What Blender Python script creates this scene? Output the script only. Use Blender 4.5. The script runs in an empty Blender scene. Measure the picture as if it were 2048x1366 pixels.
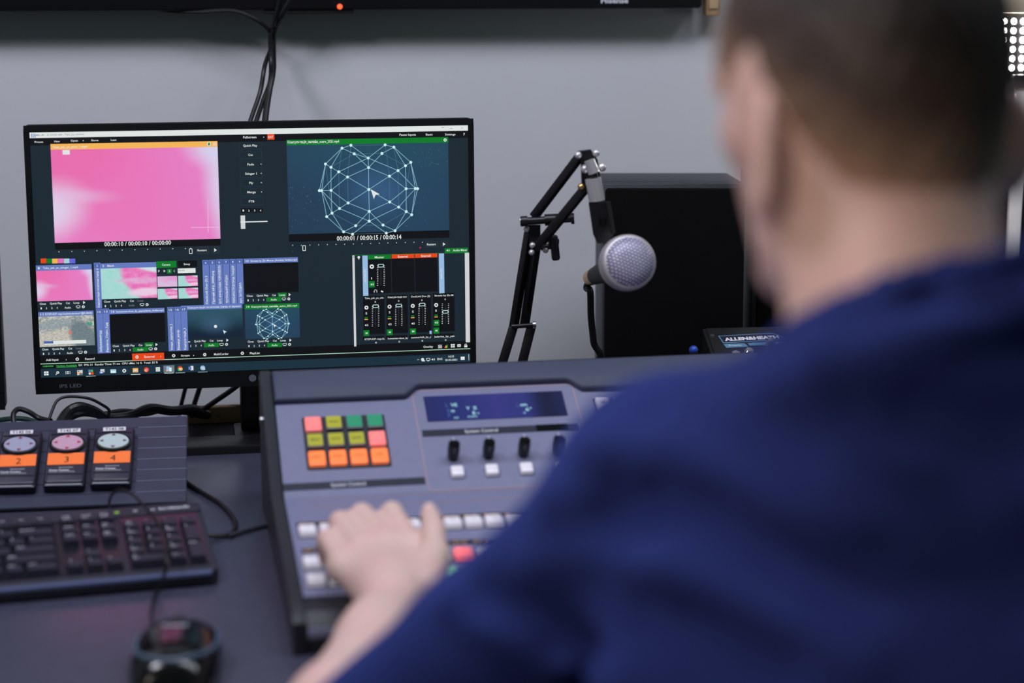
import bpy, bmesh, math, random
import numpy as np
from mathutils import Vector, Matrix, Quaternion

S = bpy.context.scene
COL = S.collection
R = math.radians
def lin(c):
    c = c / 255.0
    return c / 12.92 if c <= .04045 else ((c + .055) / 1.055) ** 2.4
def rgb(c): return (lin(c[0]), lin(c[1]), lin(c[2]), 1)

# ------------------------------------------------------------------ camera
FPX = 3924.0; PITCH = R(11.8); EYE = Vector((0, 0, 1.37))
cam_data = bpy.data.cameras.new('camera'); cam = bpy.data.objects.new('camera', cam_data); COL.objects.link(cam)
cam.location = EYE; cam.rotation_euler = (R(90) - PITCH, 0, 0)
cam_data.sensor_width = 36; cam_data.lens = 36 * FPX / 2048
cam_data.clip_start = .05; cam_data.clip_end = 30
cam_data.dof.use_dof = True; cam_data.dof.focus_distance = 2.42; cam_data.dof.aperture_fstop = 2.45
S.camera = cam
# ------------------------------------------------------------------ colour management, world, room lights, added fill
S.view_settings.view_transform = 'Standard'; S.view_settings.look = 'None'
S.view_settings.exposure = 0.0; S.view_settings.gamma = 1.0; S.view_settings.use_curve_mapping = False
W = bpy.data.worlds.new('world'); S.world = W; W.use_nodes = True
W.node_tree.nodes['Background'].inputs[0].default_value = (.40, .62, .56, 1)
W.node_tree.nodes['Background'].inputs[1].default_value = .105
def area(name, loc, target, sx, sy, power, col):
    l = bpy.data.lights.new(name, 'AREA'); l.shape = 'RECTANGLE'; l.size = sx; l.size_y = sy; l.energy = power; l.color = col
    o = bpy.data.objects.new(name, l); COL.objects.link(o); o.location = loc
    o.rotation_euler = (Vector(target) - Vector(loc)).to_track_quat('-Z', 'Y').to_euler(); return o
area('ceiling_light_left', (-1.2, 1.15, 2.7), (-.1, 2.2, .8), .6, .4, 20, (.88, .88, 1.0))
area('warm_head_fill', (-1.3, -.5, 2.2), (.22, 1.1, 1.24), .35, .35, 1.3, (1.0, .80, .68)).data.spread = R(40)  # added warm fill aimed at the head, not a lamp of the room
area('ceiling_light_middle', (.1, 1.5, 2.75), (.1, 1.8, .7), 1.6, .5, 25, (.84, .88, 1.0))
area('ceiling_light_desk', (1.3, 1.7, 2.75), (.3, 1.6, .8), .7, .5, 9, (.80, .84, 1.0))

# ------------------------------------------------------------------ helpers
def ray(px, py):
    cx = (px - 1024) / FPX; cy = (683 - py) / FPX
    return Vector((cx, math.cos(PITCH) + cy * math.sin(PITCH), -math.sin(PITCH) + cy * math.cos(PITCH)))
def at(px, py, D):
    r = ray(px, py); return EYE + r * (D / r.y)

def onz(px, py, z):
    r = ray(px, py); return EYE + r * ((z - EYE.z) / r.z)

MATS = {}
def mat(name, col=(128, 128, 128), rough=.5, metal=0, emit=0, bump=0, bscale=200, var=0, vscale=30, coat=0, sheen=0, spec=None, stretch=None):
    if name in MATS: return MATS[name]
    m = bpy.data.materials.new(name); m.use_nodes = True; nt = m.node_tree; b = nt.nodes['Principled BSDF']
    c = rgb(col); b.inputs['Base Color'].default_value = c
    b.inputs['Roughness'].default_value = rough; b.inputs['Metallic'].default_value = metal
    if coat: b.inputs['Coat Weight'].default_value = coat; b.inputs['Coat Roughness'].default_value = .15
    if sheen: b.inputs['Sheen Weight'].default_value = sheen; b.inputs['Sheen Roughness'].default_value = .5; b.inputs['Sheen Tint'].default_value = (.16, .22, .9, 1)
    if spec is not None: b.inputs['Specular IOR Level'].default_value = spec
    if emit:
        b.inputs['Emission Color'].default_value = c; b.inputs['Emission Strength'].default_value = emit
    if bump or var:
        tc = nt.nodes.new('ShaderNodeTexCoord'); mp = nt.nodes.new('ShaderNodeMapping')
        nt.links.new(tc.outputs['Object'], mp.inputs[0])
        if stretch: mp.inputs['Scale'].default_value = stretch
        if bump:
            n = nt.nodes.new('ShaderNodeTexNoise'); n.inputs['Scale'].default_value = bscale; n.inputs['Detail'].default_value = 4
            nt.links.new(mp.outputs[0], n.inputs['Vector'])
            bp = nt.nodes.new('ShaderNodeBump'); bp.inputs['Strength'].default_value = bump; bp.inputs['Distance'].default_value = .002
            nt.links.new(n.outputs[0], bp.inputs['Height']); nt.links.new(bp.outputs[0], b.inputs['Normal'])
        if var:
            n2 = nt.nodes.new('ShaderNodeTexNoise'); n2.inputs['Scale'].default_value = vscale; n2.inputs['Detail'].default_value = 5
            nt.links.new(mp.outputs[0], n2.inputs['Vector'])
            mr = nt.nodes.new('ShaderNodeMapRange'); mr.inputs[1].default_value = .3; mr.inputs[2].default_value = .7
            mr.inputs[3].default_value = 1 - var; mr.inputs[4].default_value = 1 + var
            mx = nt.nodes.new('ShaderNodeVectorMath'); mx.operation = 'SCALE'; mx.inputs[0].default_value = c[:3]
            nt.links.new(n2.outputs[0], mr.inputs[0]); nt.links.new(mr.outputs[0], mx.inputs['Scale']); nt.links.new(mx.outputs[0], b.inputs['Base Color'])
    MATS[name] = m; return m
def glow(name, col, strength=1.0):
    if name in MATS: return MATS[name]
    m = bpy.data.materials.new(name); m.use_nodes = True; nt = m.node_tree; b = nt.nodes['Principled BSDF']
    b.inputs['Base Color'].default_value = (.004, .004, .005, 1); b.inputs['Roughness'].default_value = .45
    b.inputs['Specular IOR Level'].default_value = .2
    b.inputs['Emission Color'].default_value = rgb(col); b.inputs['Emission Strength'].default_value = strength
    MATS[name] = m; return m

FONT_CACHE = {}
def text_geo(s, bold=.0):
    """flat lettering as plain vertices and faces, unit font size"""
    k = (s, bold)
    if k in FONT_CACHE: return FONT_CACHE[k]
    cu = bpy.data.curves.new('lettering', 'FONT'); cu.body = s; cu.resolution_u = 2; cu.offset = bold
    o = bpy.data.objects.new('lettering', cu)
    me = bpy.data.meshes.new_from_object(o)
    v = np.array([p.co[:2] for p in me.vertices]) if len(me.vertices) else np.zeros((0, 2))
    f = [tuple(p.vertices) for p in me.polygons]
    bpy.data.objects.remove(o); bpy.data.curves.remove(cu); bpy.data.meshes.remove(me)
    FONT_CACHE[k] = (v, f); return v, f

class MB:
    """collects shapes and links them as one mesh object"""
    def __init__(s): s.v = []; s.f = []; s.m = []; s.uv = {}; s.slots = []; s.M = Matrix.Identity(4)
    def mi(s, m):
        if m not in s.slots: s.slots.append(m)
        return s.slots.index(m)
    def add(s, vs, fs, m, M=None, uvs=None):
        o = len(s.v); T = s.M @ M if M is not None else s.M
        s.v += [tuple(T @ Vector(p)) for p in vs]; k = s.mi(m)
        for i, f in enumerate(fs):
            if uvs: s.uv[len(s.f)] = uvs[i]
            s.f.append(tuple(a + o for a in f)); s.m.append(k)
    def bm(s, b, m, M=None):
        b.verts.ensure_lookup_table()
        for i, v in enumerate(b.verts): v.index = i
        s.add([v.co[:] for v in b.verts], [tuple(v.index for v in f.verts) for f in b.faces], m, M); b.free()
    def box(s, c, d, m, rot=None, bev=0, seg=2):
        b = bmesh.new(); bmesh.ops.create_cube(b, size=1)
        for v in b.verts: v.co = Vector((v.co.x * d[0], v.co.y * d[1], v.co.z * d[2]))
        if bev: bmesh.ops.bevel(b, geom=list(b.edges), offset=bev, segments=seg, affect='EDGES', profile=.5)
        M = Matrix.Translation(c)
        if rot is not None: M = M @ (rot if isinstance(rot, Matrix) else Matrix.Rotation(rot, 4, 'Z'))
        s.bm(b, m, M)
    def prism(s, pts, z0, z1, m, bev=0, M=None, seg=2):
        b = bmesh.new(); vs = [b.verts.new((x, y, z0)) for x, y in pts]; f = b.faces.new(vs)
        r = bmesh.ops.extrude_face_region(b, geom=[f])
        for g in r['geom']:
            if isinstance(g, bmesh.types.BMVert): g.co.z = z1
        bmesh.ops.recalc_face_normals(b, faces=b.faces)
        if bev:
            e = [e for e in b.edges if abs(e.verts[0].co.z - z1) < 1e-7 and abs(e.verts[1].co.z - z1) < 1e-7]
            bmesh.ops.bevel(b, geom=e, offset=bev, segments=seg, affect='EDGES', profile=.5)
        s.bm(b, m, M)
    def cyl(s, a, b_, r0, r1, m, seg=20, caps=True):
        a = Vector(a); b_ = Vector(b_); q = (b_ - a).normalized().to_track_quat('Z', 'Y').to_matrix()
        vs = []
        for p, r in ((a, r0), (b_, r1)):
            for i in range(seg):
                t = 2 * math.pi * i / seg; vs.append(p + q @ Vector((math.cos(t) * r, math.sin(t) * r, 0)))
        fs = [(i, (i + 1) % seg, seg + (i + 1) % seg, seg + i) for i in range(seg)]
        if caps: fs += [tuple(range(seg - 1, -1, -1)), tuple(range(seg, 2 * seg))]
        s.add(vs, fs, m)
    def lathe(s, prof, m, seg=24, M=None):
        vs = []; fs = []; n = len(prof)
        for r, z in prof:
            for i in range(seg):
                t = 2 * math.pi * i / seg; vs.append((r * math.cos(t), r * math.sin(t), z))
        for j in range(n - 1):
            for i in range(seg):
                k = (i + 1) % seg; fs.append((j * seg + i, j * seg + k, (j + 1) * seg + k, (j + 1) * seg + i))
        fs += [tuple(range(seg - 1, -1, -1)), tuple(range((n - 1) * seg, n * seg))]
        s.add(vs, fs, m, M)
    def tube(s, pts, r, m, seg=10, smooth=True, sub=8):
        P = [Vector(p) for p in pts]
        if smooth and len(P) > 2:
            Q = []; E = [P[0] * 2 - P[1]] + P + [P[-1] * 2 - P[-2]]
            for i in range(1, len(E) - 2):
                for k in range(sub):
                    t = k / sub; a, b, c, d = E[i - 1:i + 3]
                    Q.append(.5 * ((2 * b) + (c - a) * t + (2 * a - 5 * b + 4 * c - d) * t * t + (3 * b - a - 3 * c + d) * t ** 3))
            Q.append(P[-1]); P = Q
        vs = []; n = len(P); up = None
        for i, p in enumerate(P):
            d = (P[min(i + 1, n - 1)] - P[max(i - 1, 0)]).normalized()
            if up is None: up = d.orthogonal().normalized()
            up = (up - d * up.dot(d)).normalized(); sd = d.cross(up)
            rr = r[min(int(i * len(r) / n), len(r) - 1)] if isinstance(r, (list, tuple)) else r
            for k in range(seg):
                t = 2 * math.pi * k / seg; vs.append(p + up * math.cos(t) * rr + sd * math.sin(t) * rr)
        fs = [(i * seg + k, i * seg + (k + 1) % seg, (i + 1) * seg + (k + 1) % seg, (i + 1) * seg + k) for i in range(n - 1) for k in range(seg)]
        fs += [tuple(range(seg - 1, -1, -1)), tuple(range((n - 1) * seg, n * seg))]
        s.add(vs, fs, m)
    def sphere(s, c, r, m, seg=20, ring=12, M=None):
        r = (r, r, r) if not isinstance(r, (tuple, list)) else r
        b = bmesh.new(); bmesh.ops.create_uvsphere(b, u_segments=seg, v_segments=ring, radius=1)
        T = Matrix.Translation(c) @ (M if M is not None else Matrix.Identity(4)) @ Matrix.Diagonal((r[0], r[1], r[2], 1)); s.bm(b, m, T)
    def text(s, t, x, y, z, h, m, w=None, rot=0, center=True, bold=.012, M=None):
        """lettering lying in the local XY plane, h = cap height; w = width to fit"""
        v, f = text_geo(t, bold)
        if not len(v): return
        x0, x1 = v[:, 0].min(), v[:, 0].max(); k = h / .70
        kx = (w / (x1 - x0)) if w else k
        u = (v[:, 0] - (x0 + x1) / 2 * (1 if center else 0) - (0 if center else x0)) * kx; q = (v[:, 1] - (.35 if center else 0)) * k
        ca, sa = math.cos(rot), math.sin(rot)
        s.add([(x + a * ca - b * sa, y + a * sa + b * ca, z) for a, b in zip(u, q)], f, m, M)
    def build(s, name, parent=None, loc=None, rot=None, angle=35):
        me = bpy.data.meshes.new(name); me.from_pydata(s.v, [], s.f)
        for m in s.slots: me.materials.append(m)
        me.polygons.foreach_set('material_index', s.m)
        if s.uv:
            ul = me.uv_layers.new(name='UVMap')
            for fi, q in s.uv.items():
                for li, c in zip(me.polygons[fi].loop_indices, q): ul.data[li].uv = c
        me.shade_smooth(); me.set_sharp_from_angle(angle=R(angle)); me.update()
        o = bpy.data.objects.new(name, me); COL.objects.link(o)
        if parent is not None: o.parent = parent
        if loc is not None: o.location = loc
        if rot is not None: o.rotation_euler = rot
        return o
def tag(o, label=None, cat=None, group=None, kind=None):
    if label: o['label'] = label
    if cat: o['category'] = cat
    if group: o['group'] = group
    if kind: o['kind'] = kind
    return o
def thing(name, label, cat, loc=(0, 0, 0), rot=(0, 0, 0), group=None):
    o = bpy.data.objects.new(name, None); COL.objects.link(o); o.location = loc; o.rotation_euler = rot; o.empty_display_size = .05
    return tag(o, label, cat, group)
def copy_tree(o, parent=None):
    c = o.copy(); COL.objects.link(c)
    if parent is not None: c.parent = parent
    for ch in [x for x in bpy.data.objects if x.parent == o]: copy_tree(ch, c)
    return c
def rrect(x0, y0, x1, y1, r, n=5):
    pts = []
    for cx, cy, a in ((x1 - r, y0 + r, -90), (x1 - r, y1 - r, 0), (x0 + r, y1 - r, 90), (x0 + r, y0 + r, 180)):
        for i in range(n + 1):
            t = R(a + 90 * i / n); pts.append((cx + r * math.cos(t), cy + r * math.sin(t)))
    return pts

# ------------------------------------------------------------------ materials
m_wall = mat('wall_paint', (208, 208, 212), .75, bump=.15, bscale=60, var=.02, vscale=4)
m_floor = mat('floor_vinyl', (70, 72, 76), .6, var=.15, vscale=10)
m_desk = mat('desk_laminate', (64, 64, 82), .27, spec=.8, bump=.06, bscale=500, var=.05, vscale=60)
m_deskedge = mat('desk_edge', (40, 43, 52), .5)
m_black = mat('black_plastic', (16, 16, 19), .42, bump=.05, bscale=700)
m_gloss = mat('black_gloss', (10, 10, 13), .16)
m_rubber = mat('black_rubber', (14, 15, 17), .55)
m_bezel = mat('monitor_plastic', (14, 14, 17), .38)
m_metal = mat('brushed_steel', (190, 190, 195), .3, 1)
m_chrome = mat('chrome', (215, 212, 215), .22, .55)
m_brass = mat('brass', (220, 180, 120), .3, 1)
m_white = mat('white_plastic', (225, 225, 230), .4)
m_print = mat('white_print', (215, 215, 225), .6)
m_greyprint = mat('grey_print', (95, 98, 108), .6)

# ------------------------------------------------------------------ the setting
b = MB(); b.box((0, 1.2, -.01), (6, 5.4, .02), m_floor); tag(b.build('floor'), kind='structure')
WY = R(7)
b = MB(); b.box((0, .04, 1.35), (5.4, .08, 2.7), m_wall); tag(b.build('wall_back', loc=(0, 2.76, 0), rot=(0, 0, WY)), kind='structure')
b = MB(); b.box((0, -.008, .05), (5.4, .016, .1), m_deskedge, bev=.004); tag(b.build('baseboard_back', loc=(0, 2.76, 0), rot=(0, 0, WY)), kind='structure')
b = MB(); b.box((0, 0, 1.35), (.08, 5.2, 2.7), m_wall); tag(b.build('wall_left', loc=(-2.75, .2, 0)), kind='structure')

YAW = R(10.4); AX = Vector((math.cos(YAW), math.sin(YAW), 0)); AY = Vector((-math.sin(YAW), math.cos(YAW), 0))
def dk(u, v, z=0): return AX * u + AY * v + Vector((0, 0, z))
# desk
desk = thing('desk', 'long dark grey laminate desk running along the white wall', 'desk', (0, 0, 0), (0, 0, YAW))
b = MB(); b.prism(rrect(-1.25, 1.38, 1.45, 2.562, .01), .712, .74, m_desk, bev=.002); b.build('desktop', desk)
for x in (-1.2, 0.1, 1.4):
    b = MB(); b.box((x, 1.99, .356), (.03, 1.06, .712), m_deskedge, bev=.002); b.build('leg', desk)
b = MB(); b.box((.1, 2.50, .5), (2.57, .018, .4), m_deskedge); b.build('modesty_panel', desk)

# ------------------------------------------------------------------ monitor with its running software
SCREEN=[
('r',0,0,1920,1080,'n'),('r',0,0,1920,24,'w'),('r',0,24,1920,56,'k'),('r',0,1040,1920,1080,'tb'),('r',6,5,11,9,'b'),('r',6,11,11,15,'b'),('r',6,17,11,21,'b'),('r',13,5,18,9,'b'),('r',13,11,18,15,'b'),
('r',13,17,18,21,'b'),('r',20,5,25,9,'b'),('r',20,11,25,15,'b'),('r',20,17,25,21,'b'),('t',22,229,11,7,'gy','vMix 4K - 21.0.0.56 x64 - Taka_ye_control'),('t',20,56,41,8,'w','Preset'),
('t',103,127,40,8,'w','New'),('t',173,204,38,8,'w','Open'),('t',260,291,38,8,'w','Save'),('t',344,368,38,8,'w','Last'),('d',226,39,2,'w'),('r',86,51,804,76,'am'),('P',86,76,804,483),
('t',95,242,65,10,'w','Taka_yak_ye_intro_1.mp4'),('r',759,56,774,72,'w'),('r',763,58,771,69,'g'),('r',783,56,801,72,'pe'),('r',136,78,167,98,'w'),('l',754,311,751,453,2,'w2'),('l',677,430,802,432,2,'w2'),
('r',86,483,804,513,'k'),('t',298,587,494,19,'w','00:00:10 / 00:00:10 / 00:00:00'),('d',102,522,2,'w'),('d',157,522,2,'w'),('d',211,522,2,'w'),('d',265,522,2,'w'),('d',320,522,2,'w'),
('d',374,522,2,'w'),('d',429,522,2,'w'),('d',484,522,2,'w'),('d',539,522,2,'w'),('d',594,522,2,'w'),('d',649,523,2,'w'),('l',666,525,678,525,2.5,'w'),('l',666,546,678,546,2.5,'w'),('l',666,525,666,546,2.5,'w'),
('l',678,525,678,546,2.5,'w'),('l',672,521,672,525,4,'w'),('r',694,516,753,550,'n3'),('t',701,742,532,9,'w','Restart'),('r',762,516,800,549,'n3'),('p',775,533,8,'w'),('r',22,550,46,571,'or'),
('r',47,551,70,572,'g'),('r',71,552,95,573,'am'),('r',96,552,120,573,'pk'),('r',121,553,145,574,'cy'),('r',146,554,170,575,'bl'),('t',917,975,36,11,'w','Fullscreen'),('d',1007,37,2,'w'),
('r',1023,24,1054,49,'or'),('t',1027,1050,37,11,'w','EXT'),('t',1610,1684,37,10,'w','Pause Inputs'),('t',1729,1760,38,9,'w','Basic'),('t',1816,1863,39,9,'w','Settings'),('t',1899,1906,39,11,'w','?'),
('l',1838,13,1850,13,2,'gy'),('l',1800,8,1812,8,2,'gy'),('t',1889,1897,11,7,'gy','x'),('r',898,58,998,91,'n4'),('r',900,59,996,89,'n'),('t',916,978,73,10,'w','Quick Play'),('r',898,98,998,132,'n4'),
('r',900,100,995,129,'n'),('t',937,957,114,10,'w','Cut'),('r',898,140,998,173,'n4'),('r',900,141,995,171,'n'),('t',932,961,156,10,'w','Fade'),('d',992,156,2,'w'),('r',898,181,998,215,'n4'),
('r',900,182,995,212,'n'),('t',921,972,197,10,'w','Stinger 1'),('d',992,197,2,'w'),('r',898,221,998,255,'n4'),('r',900,223,995,253,'n'),('t',938,955,238,10,'w','Fly'),('d',991,238,2,'w'),
('r',898,263,997,297,'n4'),('r',900,264,995,295,'n'),('t',928,965,279,10,'w','Merge'),('d',991,279,2,'w'),('r',898,303,997,338,'n4'),('r',900,305,995,335,'n'),('t',934,958,320,10,'w','FTB'),
('r',898,350,919,370,'k'),('t',905,911,360,9,'w','1'),('r',923,350,945,370,'k'),('t',930,936,361,9,'w','2'),('r',948,351,970,371,'k'),('t',955,961,361,9,'w','3'),('r',974,352,995,371,'k'),
('t',981,987,362,9,'w','4'),('r',895,382,915,442,'gw'),('l',894,411,1014,411,5,'w'),('r',1107,51,1830,75,'g'),('G',1107,75,1830,471),('r',1107,471,1830,505,'k'),('t',1112,1340,61,12,'w','Консультація_онлайн_outro_2021.mp4'),
('g',1816,64,8,'w','g'),('l',1392,80,1545,81,1.5,'c2'),('l',1406,118,1530,119,1.5,'c2'),('l',1406,440,1529,440,1.5,'c2'),('l',1335,197,1335,361,1.5,'c2'),('l',1374,221,1374,337,1.5,'c2'),
('l',1562,221,1561,337,1.5,'c2'),('l',1601,197,1601,361,1.5,'c2'),('l',1352,92,1335,197,1.5,'c2'),('l',1584,92,1601,197,1.5,'c2'),('l',1391,478,1543,477,1.5,'c2'),('l',1277,161,1301,381,1.5,'c2'),
('l',1659,161,1636,279,1.5,'c2'),('l',1406,118,1301,176,1.5,'c2'),('l',1530,119,1635,176,1.5,'c2'),('l',1301,381,1406,440,1.5,'c2'),('l',1635,382,1529,440,1.5,'c2'),('l',1392,80,1374,221,1.5,'c2'),
('l',1545,81,1562,221,1.5,'c2'),('l',1392,80,1352,92,2.3,'c1'),('l',1392,80,1468,138,2.3,'c1'),('l',1352,92,1406,118,2.3,'c1'),('l',1406,118,1469,181,2.3,'c1'),('l',1406,118,1468,138,2.3,'c1'),
('l',1468,138,1545,81,2.3,'c1'),('l',1468,138,1335,197,2.3,'c1'),('l',1468,138,1601,197,2.3,'c1'),('l',1545,81,1584,92,2.3,'c1'),('l',1530,119,1469,181,2.3,'c1'),('l',1530,119,1584,92,2.3,'c1'),
('l',1584,92,1659,161,2.3,'c1'),('l',1584,92,1635,176,2.3,'c1'),('l',1352,92,1277,161,2.3,'c1'),('l',1352,92,1301,176,2.3,'c1'),('l',1277,161,1301,176,2.3,'c1'),('l',1301,176,1335,197,2.3,'c1'),
('l',1335,197,1374,221,2.3,'c1'),('l',1374,221,1469,181,2.3,'c1'),('l',1469,181,1562,221,2.3,'c1'),('l',1562,221,1601,197,2.3,'c1'),('l',1601,197,1635,176,2.3,'c1'),('l',1635,176,1659,161,2.3,'c1'),
('l',1277,161,1257,279,2.3,'c1'),('l',1277,161,1247,279,2.3,'c1'),('l',1335,197,1257,279,2.3,'c1'),('l',1374,221,1299,279,2.3,'c1'),('l',1257,279,1299,279,2.3,'c1'),('l',1299,279,1301,176,2.3,'c1'),
('l',1299,279,1301,381,2.3,'c1'),('l',1257,279,1301,381,2.3,'c1'),('l',1257,279,1277,396,2.3,'c1'),('l',1257,279,1335,361,2.3,'c1'),('l',1374,337,1335,361,2.3,'c1'),('l',1335,361,1301,381,2.3,'c1'),
('l',1301,381,1277,396,2.3,'c1'),('l',1299,279,1374,337,2.3,'c1'),('l',1374,337,1468,279,2.3,'c1'),('l',1374,221,1468,279,2.3,'c1'),('l',1468,279,1562,221,2.3,'c1'),('l',1468,279,1561,337,2.3,'c1'),
('l',1469,181,1468,279,2.3,'c1'),('l',1468,279,1468,377,2.3,'c1'),('l',1374,337,1468,377,2.3,'c1'),('l',1468,377,1561,337,2.3,'c1'),('l',1335,361,1467,421,2.3,'c1'),('l',1468,377,1467,421,2.3,'c1'),
('l',1467,421,1601,361,2.3,'c1'),('l',1561,337,1601,361,2.3,'c1'),('l',1601,361,1635,382,2.3,'c1'),('l',1635,382,1659,397,2.3,'c1'),('l',1561,337,1636,279,2.3,'c1'),('l',1562,221,1636,279,2.3,'c1'),
('l',1636,279,1678,279,2.3,'c1'),('l',1601,197,1678,279,2.3,'c1'),('l',1635,176,1636,279,2.3,'c1'),('l',1636,279,1635,382,2.3,'c1'),('l',1678,279,1601,361,2.3,'c1'),('l',1678,279,1659,161,2.3,'c1'),
('l',1688,280,1659,161,2.3,'c1'),('l',1688,280,1659,397,2.3,'c1'),('l',1678,279,1659,397,2.3,'c1'),('l',1277,396,1351,466,2.3,'c1'),('l',1301,381,1351,466,2.3,'c1'),('l',1351,466,1391,478,2.3,'c1'),
('l',1406,440,1351,466,2.3,'c1'),('l',1406,440,1468,377,2.3,'c1'),('l',1467,421,1391,478,2.3,'c1'),('l',1467,421,1543,477,2.3,'c1'),('l',1468,377,1529,440,2.3,'c1'),('l',1529,440,1583,467,2.3,'c1'),
('l',1543,477,1583,467,2.3,'c1'),('l',1583,467,1659,397,2.3,'c1'),('l',1583,467,1635,382,2.3,'c1'),('l',1468,138,1469,181,2.3,'c1'),('d',1392,80,6.5,'c0'),('d',1352,92,6.5,'c0'),('d',1406,118,6.5,'c0'),
('d',1468,138,6.5,'c0'),('d',1530,119,6.5,'c0'),('d',1545,81,6.5,'c0'),('d',1584,92,6.5,'c0'),('d',1277,161,6.5,'c0'),('d',1301,176,6.5,'c0'),('d',1335,197,6.5,'c0'),('d',1374,221,6.5,'c0'),
('d',1469,181,6.5,'c0'),('d',1562,221,6.5,'c0'),('d',1601,197,6.5,'c0'),('d',1635,176,6.5,'c0'),('d',1659,161,6.5,'c0'),('d',1247,279,6.5,'c0'),('d',1257,279,6.5,'c0'),('d',1299,279,6.5,'c0'),
('d',1468,279,6.5,'c0'),('d',1636,279,6.5,'c0'),('d',1678,279,6.5,'c0'),('d',1688,280,6.5,'c0'),('d',1374,337,6.5,'c0'),('d',1335,361,6.5,'c0'),('d',1301,381,6.5,'c0'),('d',1277,396,6.5,'c0'),
('d',1561,337,6.5,'c0'),('d',1601,361,6.5,'c0'),('d',1635,382,6.5,'c0'),('d',1659,397,6.5,'c0'),('d',1468,377,6.5,'c0'),('d',1467,421,6.5,'c0'),('d',1406,440,6.5,'c0'),('d',1351,466,6.5,'c0'),
('d',1391,478,6.5,'c0'),('d',1529,440,6.5,'c0'),('d',1583,467,6.5,'c0'),('d',1543,477,6.5,'c0'),('d',1509,416,1.0,'c2'),('d',1188,334,1.5,'c2'),('d',1673,114,1.0,'c2'),('d',1207,279,1.0,'c2'),
('d',1138,317,1.0,'c2'),('d',1709,406,1.0,'c2'),('d',1729,145,1.0,'c2'),('d',1191,303,1.5,'c2'),('d',1785,173,1.0,'c2'),('d',1704,396,1.0,'c2'),('d',1128,311,1.5,'c2'),('d',1588,334,1.0,'c2'),
('d',1754,127,1.5,'c2'),('d',1730,137,1.0,'c2'),('d',1149,337,1.0,'c2'),('d',1191,305,1.5,'c2'),('d',1173,290,1.0,'c2'),('d',1747,99,1.0,'c2'),('d',1578,391,1.0,'c2'),('d',1204,382,1.0,'c2'),
('d',1743,144,1.5,'c2'),('d',1748,105,1.5,'c2'),('d',1246,296,1.0,'c2'),('d',1198,388,1.0,'c2'),('d',1119,263,1.5,'c2'),('d',1822,161,1.5,'c2'),('d',1523,264,1.5,'c2'),('d',1572,321,1.5,'c2'),
('d',1236,411,1.5,'c2'),('d',1741,175,1.0,'c2'),('d',1648,434,1.0,'c2'),('d',1580,359,1.5,'c2'),('d',1696,162,1.5,'c2'),('d',1722,423,1.5,'c2'),('d',1515,345,1.0,'c2'),('d',1680,348,1.0,'c2'),
('d',1701,107,1.0,'c2'),('d',1127,257,1.0,'c2'),('d',1116,289,1.5,'c2'),('d',1742,118,1.5,'c2'),('d',1817,135,1.0,'c2'),('d',1124,412,1.0,'c2'),('d',1227,284,1.0,'c2'),('d',1807,126,1.0,'c2'),
('d',1783,173,1.5,'c2'),('d',1679,120,1.5,'c2'),('d',1811,101,1.0,'c2'),('d',1750,155,1.0,'c2'),('d',1528,424,1.5,'c2'),('d',1245,322,1.5,'c2'),('d',1139,406,1.0,'c2'),('d',1206,343,1.0,'c2'),
('d',1797,179,1.0,'c2'),('d',1136,407,1.0,'c2'),('d',1569,304,1.0,'c2'),('d',1622,268,1.5,'c2'),('d',1750,168,1.5,'c2'),('d',1242,394,1.0,'c2'),('d',1209,329,1.5,'c2'),('d',1114,390,1.0,'c2'),
('d',1617,281,1.0,'c2'),('d',1744,173,1.5,'c2'),('d',1177,263,1.5,'c2'),('d',1714,118,1.5,'c2'),('d',1122,437,1.5,'c2'),('d',1637,447,1.5,'c2'),('d',1601,329,1.0,'c2'),('d',1639,369,1.5,'c2'),
('d',1502,293,1.0,'c2'),('d',1708,184,1.5,'c2'),('d',1772,170,1.0,'c2'),('d',1206,325,1.5,'c2'),('d',1598,323,1.0,'c2'),('d',1526,293,1.0,'c2'),('d',1145,328,1.0,'c2'),('d',1710,104,1.0,'c2'),
('d',1670,96,1.5,'c2'),('d',1611,410,1.5,'c2'),('d',1691,390,1.0,'c2'),('d',1181,410,1.0,'c2'),('d',1729,319,1.0,'c2'),('d',1729,176,1.0,'c2'),('d',1518,391,1.5,'c2'),('d',1197,316,1.0,'c2'),
('d',1756,93,1.0,'c2'),('d',1221,407,1.5,'c2'),('d',1695,157,1.0,'c2'),('d',1778,170,1.5,'c2'),('d',1166,423,1.5,'c2'),('d',1650,409,1.0,'c2'),('d',1704,182,1.0,'c2'),('d',1178,358,1.5,'c2'),
('d',1786,108,1.5,'c2'),('d',1127,264,1.5,'c2'),('d',1673,116,1.0,'c2'),('d',1633,448,1.5,'c2'),('d',1755,162,1.5,'c2'),('d',1699,342,1.0,'c2'),('d',1207,268,1.0,'c2'),('d',1674,161,1.0,'c2'),
('d',1166,282,1.0,'c2'),('d',1223,344,1.0,'c2'),('d',1586,398,1.0,'c2'),('d',1196,302,1.5,'c2'),('d',1677,280,1.0,'c2'),('d',1250,262,1.5,'c2'),('d',1670,258,1.5,'c2'),('d',1756,164,1.0,'c2'),
('d',1716,321,1.0,'c2'),('d',1114,354,1.0,'c2'),('c',1477,278,42,'w'),('t',1320,1611,495,21,'w','00:00:01 / 00:00:15 / 00:00:14'),('d',1122,521,2,'w'),('d',1161,522,2,'w'),('d',1199,522,2,'w'),
('d',1238,522,2,'w'),('d',1277,522,2,'w'),('d',1316,522,2,'w'),('d',1355,522,2,'w'),('d',1394,522,2,'w'),('d',1433,522,2,'w'),('d',1472,522,2,'w'),('d',1511,522,2,'w'),('d',1550,522,2,'w'),
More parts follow.
